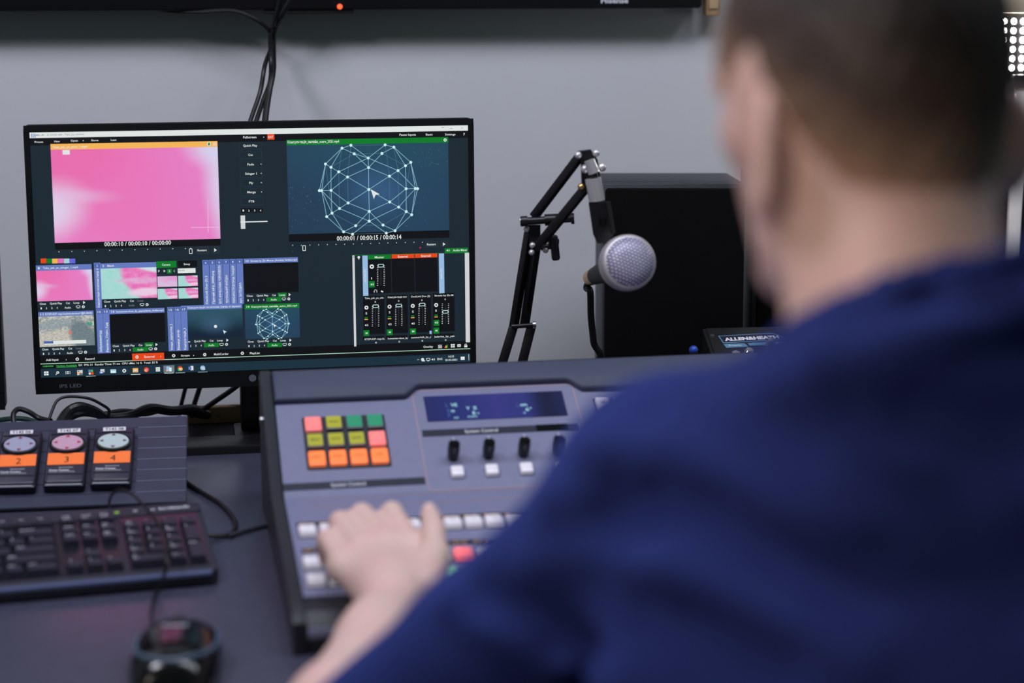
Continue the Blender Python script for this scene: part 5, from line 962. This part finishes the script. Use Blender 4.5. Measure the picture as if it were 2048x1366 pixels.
def surface(name, f, lo, hi, h, m, parent=None, smooth=0):
    lo = np.array(lo, float); hi = np.array(hi, float); B = 8
    nb = np.ceil((hi - lo) / (h * B)).astype(int); n = nb * B + 1
    F = np.ones(n, np.float32)
    ci = np.stack(np.meshgrid(*[np.arange(k) for k in nb], indexing='ij'), -1).reshape(-1, 3)
    cd = f(lo + (ci * B + B / 2) * h)
    loc = np.stack(np.meshgrid(*[np.arange(B + 1)] * 3, indexing='ij'), -1).reshape(-1, 3)
    near = np.abs(cd) < h * B * 1.75
    for c, d in zip(ci[~near], cd[~near]): s_ = c * B; F[s_[0]:s_[0] + B + 1, s_[1]:s_[1] + B + 1, s_[2]:s_[2] + B + 1] = np.sign(d) * .05
    cn = ci[near]
    for i in range(0, len(cn), 400):
        q = cn[i:i + 400]; idx = (q[:, None, :] * B + loc[None]).reshape(-1, 3)
        F[idx[:, 0], idx[:, 1], idx[:, 2]] = f(lo + idx * h)
    I = F < 0
    c8 = [I[a:n[0] - 1 + a, b_:n[1] - 1 + b_, c:n[2] - 1 + c] for a in (0, 1) for b_ in (0, 1) for c in (0, 1)]
    cnt = sum(x.astype(np.int8) for x in c8); cells = np.argwhere((cnt > 0) & (cnt < 8))
    acc = np.zeros((len(cells), 3)); w = np.zeros(len(cells))
    cor = [(a, b_, c) for a in (0, 1) for b_ in (0, 1) for c in (0, 1)]
    val = {k: F[cells[:, 0] + k[0], cells[:, 1] + k[1], cells[:, 2] + k[2]].astype(float) for k in cor}
    for k in cor:
        for ax_ in range(3):
            if k[ax_] == 0:
                k2 = list(k); k2[ax_] = 1; k2 = tuple(k2); a, b_ = val[k], val[k2]; s_ = (a < 0) != (b_ < 0)
                t = np.where(s_, a / np.where(s_, a - b_, 1), 0)
                p = np.tile(np.array(k, float), (len(cells), 1)); p[:, ax_] = t; acc[s_] += p[s_]; w += s_
    V = lo + (cells + acc / w[:, None]) * h
    key = np.full(np.array(n) - 1, -1, np.int32); key[cells[:, 0], cells[:, 1], cells[:, 2]] = np.arange(len(cells))
    faces = []
    for ax_ in range(3):
        o1, o2 = [(1, 2), (2, 0), (0, 1)][ax_]
        sl0 = [slice(None)] * 3; sl1 = [slice(None)] * 3; sl0[ax_] = slice(0, -1); sl1[ax_] = slice(1, None)
        a = I[tuple(sl0)]; b_ = I[tuple(sl1)]; e = np.argwhere(a != b_); ins = a[e[:, 0], e[:, 1], e[:, 2]]
        ok = (e[:, o1] > 0) & (e[:, o2] > 0) & (e[:, o1] < n[o1] - 1) & (e[:, o2] < n[o2] - 1); e = e[ok]; ins = ins[ok]
        def K(d1, d2):
            q = e.copy(); q[:, o1] -= d1; q[:, o2] -= d2; return key[q[:, 0], q[:, 1], q[:, 2]]
        quad = np.stack([K(1, 1), K(0, 1), K(0, 0), K(1, 0)], 1)
        quad[~ins] = quad[~ins][:, ::-1]; faces.append(quad)
    Fq = np.concatenate(faces); Fq = Fq[(Fq >= 0).all(1)]
    if smooth:
        e = np.concatenate([Fq[:, [0, 1]], Fq[:, [1, 2]], Fq[:, [2, 3]], Fq[:, [3, 0]]])
        for _ in range(smooth):
            s_ = np.zeros_like(V); c = np.zeros(len(V))
            np.add.at(s_, e[:, 0], V[e[:, 1]]); np.add.at(c, e[:, 0], 1); np.add.at(s_, e[:, 1], V[e[:, 0]]); np.add.at(c, e[:, 1], 1)
            V = V * .5 + .5 * s_ / np.maximum(c, 1)[:, None]
    me = bpy.data.meshes.new(name); me.vertices.add(len(V)); me.vertices.foreach_set('co', V.astype(np.float32).ravel())
    me.loops.add(len(Fq) * 4); me.loops.foreach_set('vertex_index', Fq.astype(np.int32).ravel())
    me.polygons.add(len(Fq)); me.polygons.foreach_set('loop_start', np.arange(len(Fq), dtype=np.int32) * 4)
    me.polygons.foreach_set('loop_total', np.full(len(Fq), 4, dtype=np.int32))
    me.update(calc_edges=True); me.validate(); me.materials.append(m); me.shade_smooth()
    o = bpy.data.objects.new(name, me); COL.objects.link(o)
    if parent is not None: o.parent = parent
    return o
npv = lambda v: np.array(v[:], float)
A3 = lambda px, py, D: npv(at(px, py, D))

# head frame
OH = A3(1725, 215, 1.10)
hy, hp_ = R(24), R(5)
HR = V3(math.cos(hy), math.sin(hy), 0); HF0 = V3(-math.sin(hy), math.cos(hy), 0)
HF = HF0 * math.cos(hp_) - V3(0, 0, 1) * math.sin(hp_); HU = np.cross(HR, HF)
HM = np.stack([HR, HF, HU], 1)                       # columns: right, forward, up
H = lambda x, y, z: OH + HM @ V3(x, y, z)
NB = V3(.212, 1.035, 1.125)
def head(P, ears=True):
    d = d_ell(P, H(-.007, -.010, .026), HM, (.0710, .0930, .092))
    d = smin(d, d_ell(P, H(0, .030, -.034), HM, (.051, .060, .078)), .024)
    for s_ in (-1, 1):
        d = smin(d, d_cap(P, H(s_ * .039, -.004, -.062), H(s_ * .011, .064, -.093), .015, .013), .022)
        d = smin(d, d_cap(P, H(s_ * .042, .056, -.014), H(s_ * .054, .02, -.012), .012, .012), .02)
        d = smin(d, d_cap(P, H(s_ * .042, .078, .018), H(0, .088, .014), .009, .010), .016)
    d = smin(d, d_ell(P, H(0, .074, -.099), HM, (.018, .015, .014)), .02)
    d = smin(d, d_cap(P, H(0, .090, .000), H(0, .110, -.034), .007, .010), .012)
    for s_ in (-1, 1):
        d = smin(d, d_cap(P, H(s_ * .010, .098, -.037), H(s_ * .012, .096, -.036), .006, .006), .006)
        d = smax(d, -(np.linalg.norm(P - H(s_ * .031, .104, .000), axis=1) - .013), .012)
    d = smin(d, d_ell(P, H(0, .091, -.060), HM, (.024, .008, .005)), .005)
    d = smin(d, d_ell(P, H(0, .089, -.070), HM, (.021, .008, .005)), .005)
    if ears:
        for s_ in (-1, 1):
            a = R(28) * s_; er = HM @ np.array([[math.cos(a), -math.sin(a), 0], [math.sin(a), math.cos(a), 0], [0, 0, 1]])
            c = H(s_ * .0800, -.028, -.022)
            e = d_ell(P, c, er, (.0075, .018, .032)); e = smax(e, -d_ell(P, c + er @ V3(s_ * .0065, .002, .003), er, (.006, .011, .021)), .004)
            e = smin(e, d_ell(P, H(s_ * .0735, -.014, -.046), er, (.006, .007, .010)), .008)
            d = smin(d, e, .006)
    return d
def neck(P): 
    d = d_cap(P, H(0, -.022, -.035), NB, .057, .061)
    for s_ in (-1, 1): d = smin(d, d_cap(P, H(s_ * .052, -.02, -.04), NB + HR * s_ * .02 + HF0 * .03, .012, .012), .02)
    return d
SL_, SR_ = V3(.098, 1.165, 1.032), V3(.385, .995, 1.075)
EL, ER = V3(-.140, 1.28, .785), V3(.505, 1.185, .800)
WL = A3(785, 1210, 1.585); WR = V3(.462, 1.47, .782)
SPINE = [V3(.215, 1.03, 1.12), V3(.245, 1.035, .95), V3(.262, 1.0, .75), V3(.27, .975, .56)]
ty = math.atan2(SR_[1] - SL_[1], SR_[0] - SL_[0]); TM = np.array([[math.cos(ty), -math.sin(ty), 0], [math.sin(ty), math.cos(ty), 0], [0, 0, 1.0]])
def torso(P, g=0.0):
    d = d_ell(P, V3(.242, 1.065, .955), TM, (.160 + g, .105 + g, .175 + g))
    d = smin(d, d_cap(P, SL_ + V3(.02, 0, -.01), SR_ + V3(-.02, 0, -.01), .050 + g, .050 + g), .05)
    for s_ in (SL_, SR_): d = smin(d, d_cap(P, SPINE[0] + V3(0, .005, -.022), s_, .046 + g * .7, .044 + g), .04)
    d = smin(d, d_ell(P, V3(.262, 1.02, .76), TM, (.145 + g, .105 + g, .20 + g)), .07)
    d = smin(d, d_ell(P, V3(.27, .985, .57), TM, (.165 + g, .115 + g, .12 + g)), .06)
    return d
def arm(P, Sh, E, Wr, g=0.0):
    d = d_cap(P, Sh, Sh + (E - Sh) * .45, .050 + g, .046 + g); d = smin(d, d_cap(P, Sh + (E - Sh) * .4, E, .046 + g, .038 + g * .2), .02)
    f = E + (Wr - E) * .33; d = smin(d, d_cap(P, E, f, .038, .041), .02); d = smin(d, d_cap(P, f, E + (Wr - E) * .8, .041, .029), .02)
    return smin(d, d_cap(P, E + (Wr - E) * .75, Wr, .029, .0245), .02)
def fingers_left():
    M_ = [A3(824, 1092, 1.700), A3(772, 1084, 1.705), A3(722, 1096, 1.699), A3(684, 1128, 1.682)]
    Q_ = [A3(784, 1032, 1.752), A3(724, 1035, 1.754), A3(681, 1051, 1.744), A3(654, 1084, 1.722)]
    out = []
    for a, q, L in zip(M_, Q_, (.022, .024, .022, .018)):
        q = q + V3(0, 0, .003); dr = (q - a) / np.linalg.norm(q - a); s1 = q + dr * L * .45 + V3(0, 0, -L * .72); s2 = s1 + V3(.001, .003, -.012)
        out.append((a, q, s1, s2))
    th = [A3(848, 1178, 1.605), A3(870, 1112, 1.665), A3(868, 1060, 1.700), A3(859, 1024, 1.728)]
    return out, th
FL, TL = fingers_left()
def fingers_right():
    out = []; f = V3(-.03, 1, 0); r = V3(1, .03, 0)
    for i, L in enumerate((.040, .044, .041, .033)):
        a = WR + f * (.088 - .004 * abs(i - 1)) + r * (-.028 + .019 * i) + V3(0, 0, -.004)
        a, q = a, a + f * L + V3(0, 0, .002); s1 = q + f * L * .55 + V3(0, 0, -.010); s2 = s1 + f * .017 + V3(0, 0, -.006); out.append((a, q, s1, s2))
    return out, [WR + f * .03 - r * .025, WR + f * .055 - r * .045, WR + f * .080 - r * .055, WR + f * .102 - r * .058]
FR, TR_ = fingers_right()
def hand(P, Wr, fg, th):
    d = d_cap(P, Wr, Wr + (fg[1][0] - Wr) * .3, .0245, .024)
    for i, (a, q, s1, s2) in enumerate(fg):
        d = smin(d, d_cap(P, Wr + (a - Wr) * .15, a + V3(0, 0, -.0045), .020, .0110), .014)
        if i < 3: d = smin(d, d_cap(P, a + V3(0, 0, -.004), fg[i + 1][0] + V3(0, 0, -.004), .011, .011), .008)
    d = smin(d, d_cap(P, Wr + (th[0] - Wr) * .4, th[1], .017, .0125), .016)
    for a, q, s1, s2 in fg:
        r = .0104 if fg[3][0] is not a else .0092
        e = d_cap(P, a, q, r * 1.08, r); e = smin(e, d_cap(P, q, s1, r, r * .86), .004); e = smin(e, d_cap(P, s1, s2, r * .86, r * .8), .003)
        e = smin(e, np.linalg.norm(P - a - V3(0, 0, .0015), axis=1) - r * 1.02, .006)
        d = smin(d, e, .0085)
    e = d_cap(P, th[0], th[1], .0150, .0122); e = smin(e, d_cap(P, th[1], th[2], .0116, .0105), .006); e = smin(e, d_cap(P, th[2], th[3], .0108, .0085), .004)
    return smin(d, e, .007)
def body(P):
    d = smin(head(P), neck(P), .025)
    d = smin(d, torso(P, -.016), .04)
    for a in ((SL_, EL, WL), (SR_, ER, WR)): d = smin(d, arm(P, *a, -.010), .03)
    near = (P[:, 2] < .92) & (P[:, 1] > 1.4)
    if near.any():
        q = P[near]; dd = d[near]; dd = smin(dd, hand(q, WL, FL, TL), .010); dd = smin(dd, hand(q, WR, FR, TR_), .010); d[near] = dd
    return d

# skin: soft procedural reddening and freckling, cooler on the scalp where the hair is cropped
m_skin = bpy.data.materials.new('skin'); m_skin.use_nodes = True; nt = m_skin.node_tree; p_ = nt.nodes['Principled BSDF']
p_.inputs['Roughness'].default_value = .52; p_.inputs['Subsurface Weight'].default_value = .0
tc = nt.nodes.new('ShaderNodeTexCoord'); n1 = nt.nodes.new('ShaderNodeTexNoise'); n1.inputs['Scale'].default_value = 26; n1.inputs['Detail'].default_value = 4; nt.links.new(tc.outputs['Object'], n1.inputs['Vector'])
cr = nt.nodes.new('ShaderNodeValToRGB'); cr.color_ramp.elements[0].position = .3; cr.color_ramp.elements[1].position = .75
cr.color_ramp.elements[0].color = rgb((206, 178, 168)); cr.color_ramp.elements[1].color = rgb((212, 170, 164)); nt.links.new(n1.outputs[0], cr.inputs[0]); nt.links.new(cr.outputs[0], p_.inputs['Base Color'])
n2 = nt.nodes.new('ShaderNodeTexNoise'); n2.inputs['Scale'].default_value = 420; nt.links.new(tc.outputs['Object'], n2.inputs['Vector'])
bp = nt.nodes.new('ShaderNodeBump'); bp.inputs['Strength'].default_value = .12; bp.inputs['Distance'].default_value = .001; nt.links.new(n2.outputs[0], bp.inputs['Height']); nt.links.new(bp.outputs[0], p_.inputs['Normal'])

person = surface('person', body, (-.20, .80, .42), (.62, 1.84, 1.42), .0032, m_skin, smooth=1)
tag(person, 'man in navy blue shirt with short dark hair, back to camera, hand on the console', 'person')

# hair: cropped, thick on top, fading out towards the nape and ears
def hair_t(P):
    q = (P - OH) @ HM; x, y, z = q[:, 0], q[:, 1], q[:, 2]
    line = np.interp(y, [-.11, -.06, -.03, -.01, .02, .04, .07, .11], [-.074, -.064, -.022, .012, -.010, -.02, .045, .085])
    s_ = np.clip((z - line) / .055, 0, 1); return -.0035 + .0080 * s_ * s_ * (3 - 2 * s_)
def hair(P):
    d = head(P, False); d = smin(d, neck(P), .025); q = (P - OH) @ HM
    n_ = .0012 * np.sin(q[:, 0] * 420 + 3 * np.sin(q[:, 1] * 130)) * np.sin(q[:, 1] * 300 + q[:, 2] * 160)
    t = hair_t(P); return d - t + n_ * np.clip((t + .001) / .005, .25, 1)
m_hair = bpy.data.materials.new('hair'); m_hair.use_nodes = True; nt = m_hair.node_tree; p_ = nt.nodes['Principled BSDF']; p_.inputs['Roughness'].default_value = .55; p_.inputs['Specular IOR Level'].default_value = .3
tc = nt.nodes.new('ShaderNodeTexCoord'); mp = nt.nodes.new('ShaderNodeMapping'); mp.vector_type = 'TEXTURE'
mp.inputs['Location'].default_value = tuple(OH); mp.inputs['Rotation'].default_value = Matrix(HM.tolist()).to_euler(); nt.links.new(tc.outputs['Object'], mp.inputs[0])
sx = nt.nodes.new('ShaderNodeSeparateXYZ'); nt.links.new(mp.outputs[0], sx.inputs[0])
# height above the fade line, lower at the back of the head than at the temples
m1 = nt.nodes.new('ShaderNodeMath'); m1.operation = 'MULTIPLY_ADD'; m1.inputs[1].default_value = -.55; nt.links.new(sx.outputs[1], m1.inputs[0]); nt.links.new(sx.outputs[2], m1.inputs[2])
mr = nt.nodes.new('ShaderNodeMapRange'); mr.inputs[1].default_value = -.002; mr.inputs[2].default_value = .105; nt.links.new(m1.outputs[0], mr.inputs[0])
ns = nt.nodes.new('ShaderNodeTexNoise'); ns.inputs['Scale'].default_value = 60; nt.links.new(tc.outputs['Object'], ns.inputs['Vector'])
ad = nt.nodes.new('ShaderNodeMath'); ad.operation = 'MULTIPLY_ADD'; ad.inputs[1].default_value = .2; nt.links.new(ns.outputs[0], ad.inputs[0]); nt.links.new(mr.outputs[0], ad.inputs[2])
cr = nt.nodes.new('ShaderNodeValToRGB'); e = cr.color_ramp.elements; e[0].position = .10; e[0].color = rgb((176, 140, 120)); e[1].position = .95; e[1].color = rgb((30, 25, 25))
for q, c in ((.35, (120, 98, 84)), (.6, (66, 54, 50))): x_ = e.new(q); x_.color = rgb(c)
nt.links.new(ad.outputs[0], cr.inputs[0]); nt.links.new(cr.outputs[0], p_.inputs['Base Color'])
hr = surface('hair', hair, OH - .16, OH + .17, .003, m_hair, person, smooth=1); hr['label'] = 'short dark hair faded at the nape'
m_eye = mat('eye_white', (230, 228, 225), .15); m_iris = mat('iris', (60, 70, 80), .2)
for s_ in (-1, 1):
    b = MB(); c = H(s_ * .030, .0745, .000); b.sphere(tuple(c), .0118, m_eye, 20, 14); b.sphere(tuple(c + HM @ V3(0, .0072, -.001)), .0055, m_iris, 14, 10); b.build('eye', person)
    b = MB(); b.tube([tuple(H(s_ * (.014 + .010 * i), .0930 - .0055 * i * (.35 + .22 * i), .0205 + .0025 * (1 if i in (1, 2) else 0))) for i in range(4)], .0032, m_hair); b.build('eyebrow', person)
b = MB(); b.tube([tuple(H(x * .9, .0945 - 12 * x * x, -.0655)) for x in (-.022, -.011, 0, .011, .022)], .0026, mat('lip', (176, 104, 100), .5)); b.build('lips', person)
b = MB(); tN = A3(858, 1030, 1.7145) ; b.sphere(tuple(TL[3] + V3(.000, -.0052, .0052)), (.0058, .0048, .0048), mat('nail', (226, 196, 190), .25), 14, 10); b.build('thumb_nail', person)

# navy shirt
SE_L = SL_ + (EL - SL_) * .93; SE_R = SR_ + (ER - SR_) * .9
ring_c = V3(.2165, 1.034, 1.177)
def ring_pts(r, dz, n=16):
    out = []
    for i in range(n + 1):
        t = 2 * math.pi * i / n; c, s_ = math.cos(t), math.sin(t)
        out.append(ring_c + V3(r * c, r * 1.05 * s_, .036 * (c * .62 - s_ * .78) + dz))
    return out
RT, RB_ = ring_pts(.0685, .0), ring_pts(.074, -.026)
FOLDS = []
def shirt_base(P):
    d = torso(P, .020)
    for a, e, r0, r1 in ((SL_, SE_L, .060, .050), (SR_, SE_R, .062, .060)):
        mid = a + (e - a) * .5 + V3(0, -.004, -.012)
        d = smin(d, d_cap(P, a, mid, r0, r0 * .98), .035); d = smin(d, d_cap(P, mid, e, r0 * .98, r1), .02)
    d = smin(d, d_cap(P, V3(.135, 1.10, .99), V3(.115, 1.09, .84), .062, .070), .05)
    up = P[:, 2] > 1.05
    if up.any():
        q = P[up]; r1 = d_line(q, RB_) - .012; r2 = d_line(q, RT) - .0055; c = smin(r1, r2, .016); c = smin(c, d_cap(q, V3(.235, 1.020, 1.08), V3(.220, 1.030, 1.155), .074, .068), .018)
        dd = smin(d[up], c, .02)
        dd = smax(dd, -(d_cap(q, H(0, -.022, -.035), NB + V3(.002, .0, .035), .0605, .0605)), .004)
        d[up] = dd
    return np.maximum(d, .60 - P[:, 2])
def shirt(P):
    d = shirt_base(P)
    for pts, A, w in FOLDS:
        c = np.mean(pts, 0); rr = max(np.linalg.norm(np.array(pts) - c, axis=1)) + w * 3
        k = np.linalg.norm(P - c, axis=1) < rr
        if k.any(): d[k] -= A * 1.3 * np.exp(-(d_line(P[k], pts) / w) ** 2)
    return d
def march(px, py):
    r = npv(ray(px, py)); r /= np.linalg.norm(r); t = .7; e = npv(EYE)
    for _ in range(80):
        d = float(shirt_base((e + r * t)[None])[0]); t += d * .8
        if abs(d) < 5e-4 or t > 2.5: break
    return e + r * t if t < 2.4 else None
for pxs, A, w in (
        (((1190, 900), (1330, 890), (1450, 940), (1560, 1010), (1700, 1060)), .009, .016),
        (((1380, 770), (1520, 850), (1660, 980)), .006, .014),
        (((1500, 740), (1680, 800), (1860, 900), (2000, 1030)), .008, .020),
        (((1640, 700), (1800, 740), (2040, 770)), .006, .016),
        (((1830, 835), (1930, 850), (2040, 862)), -.010, .014),
        (((1850, 585), (1950, 600), (2046, 610)), -.005, .010),
        (((1240, 1010), (1400, 1040), (1560, 1120), (1700, 1150)), -.012, .022),
        (((1100, 1000), (1200, 980), (1280, 930)), .006, .013),
        (((905, 1200), (990, 1260), (1100, 1330), (1250, 1362)), .008, .012),
        (((960, 1200), (1060, 1230), (1180, 1290)), -.009, .014),
        (((1320, 1130), (1450, 1160), (1600, 1240), (1720, 1320)), .007, .018),
        (((1300, 1220), (1420, 1280), (1560, 1350)), -.008, .018),
        (((1060, 1120), (1200, 1110), (1330, 1130)), .004, .014),
        (((1900, 1000), (1960, 1120), (2040, 1200)), -.007, .02),
        (((1330, 800), (1300, 900), (1220, 960)), -.004, .010)):
    q = [march(*p) for p in pxs]; q = [p for p in q if p is not None]
    if len(q) > 1: FOLDS.append((q, A, w))
m_shirt = mat('navy_cotton', (35, 45, 96), .95, bump=.25, bscale=900, sheen=.30, var=.05, vscale=30, spec=.04)
surface('shirt', shirt, (-.20, .78, .56), (.64, 1.34, 1.30), .004, m_shirt, person, smooth=2)
# trousers, shoes
m_jean = mat('dark_denim', (32, 36, 50), .85, bump=.3, bscale=700)
HL, HRt = V3(.185, 1.02, .54), V3(.355, .96, .54); KL, KR = V3(.10, 1.43, .56), V3(.42, 1.37, .56); FTL, FTR = V3(.08, 1.40, .11), V3(.42, 1.34, .11)
def trousers(P):
    d = d_ell(P, V3(.27, .985, .575), TM, (.185, .13, .125))
    for h_, k, f in ((HL, KL, FTL), (HRt, KR, FTR)): d = smin(d, d_cap(P, h_, k, .092, .068), .04); d = smin(d, d_cap(P, k, f, .066, .052), .02)
    return d
surface('trousers', trousers, (-.05, .80, .03), (.55, 1.55, .74), .008, m_jean, person, smooth=2)
for f in (FTL, FTR):
    sh = lambda P, f=f: smin(d_cap(P, f + V3(0, -.02, -.055), f + V3(0, .17, -.072), .046, .034), d_cap(P, f + V3(0, 0, .01), f + V3(0, 0, -.05), .045, .045), .03)
    surface('shoe', lambda P, sh=sh: smax(sh(P), .004 - P[:, 2], .003), (f[0] - .07, f[1] - .09, -.01), (f[0] + .07, f[1] + .23, .16), .006, m_rubber, person, smooth=1)
# stool under him
stool = thing('swivel_stool', 'black swivel stool under the seated man', 'stool', (.27, .99, 0))
b = MB(); b.lathe([(.02, .39), (.19, .39), (.205, .40), (.205, .420), (.19, .435), (.001, .440)], mat('stool_vinyl', (24, 24, 27), .5), 40); b.build('seat', stool)
b = MB(); b.cyl((0, 0, .07), (0, 0, .395), .025, .025, m_metal, 24); b.build('gas_column', stool)
for i in range(5):
    a = 2 * math.pi * i / 5; p = Vector((math.cos(a), math.sin(a), 0))
    b = MB(); b.tube([p * .02 + Vector((0, 0, .08)), p * .27 + Vector((0, 0, .06))], .016, m_rubber, smooth=False); o = b.build('base_leg', stool)
    b = MB(); b.cyl(p * .26 + Vector((-.0, -.012, .027)), p * .26 + Vector((0, .012, .027)), .027, .027, m_rubber, 20); b.build('castor', stool)
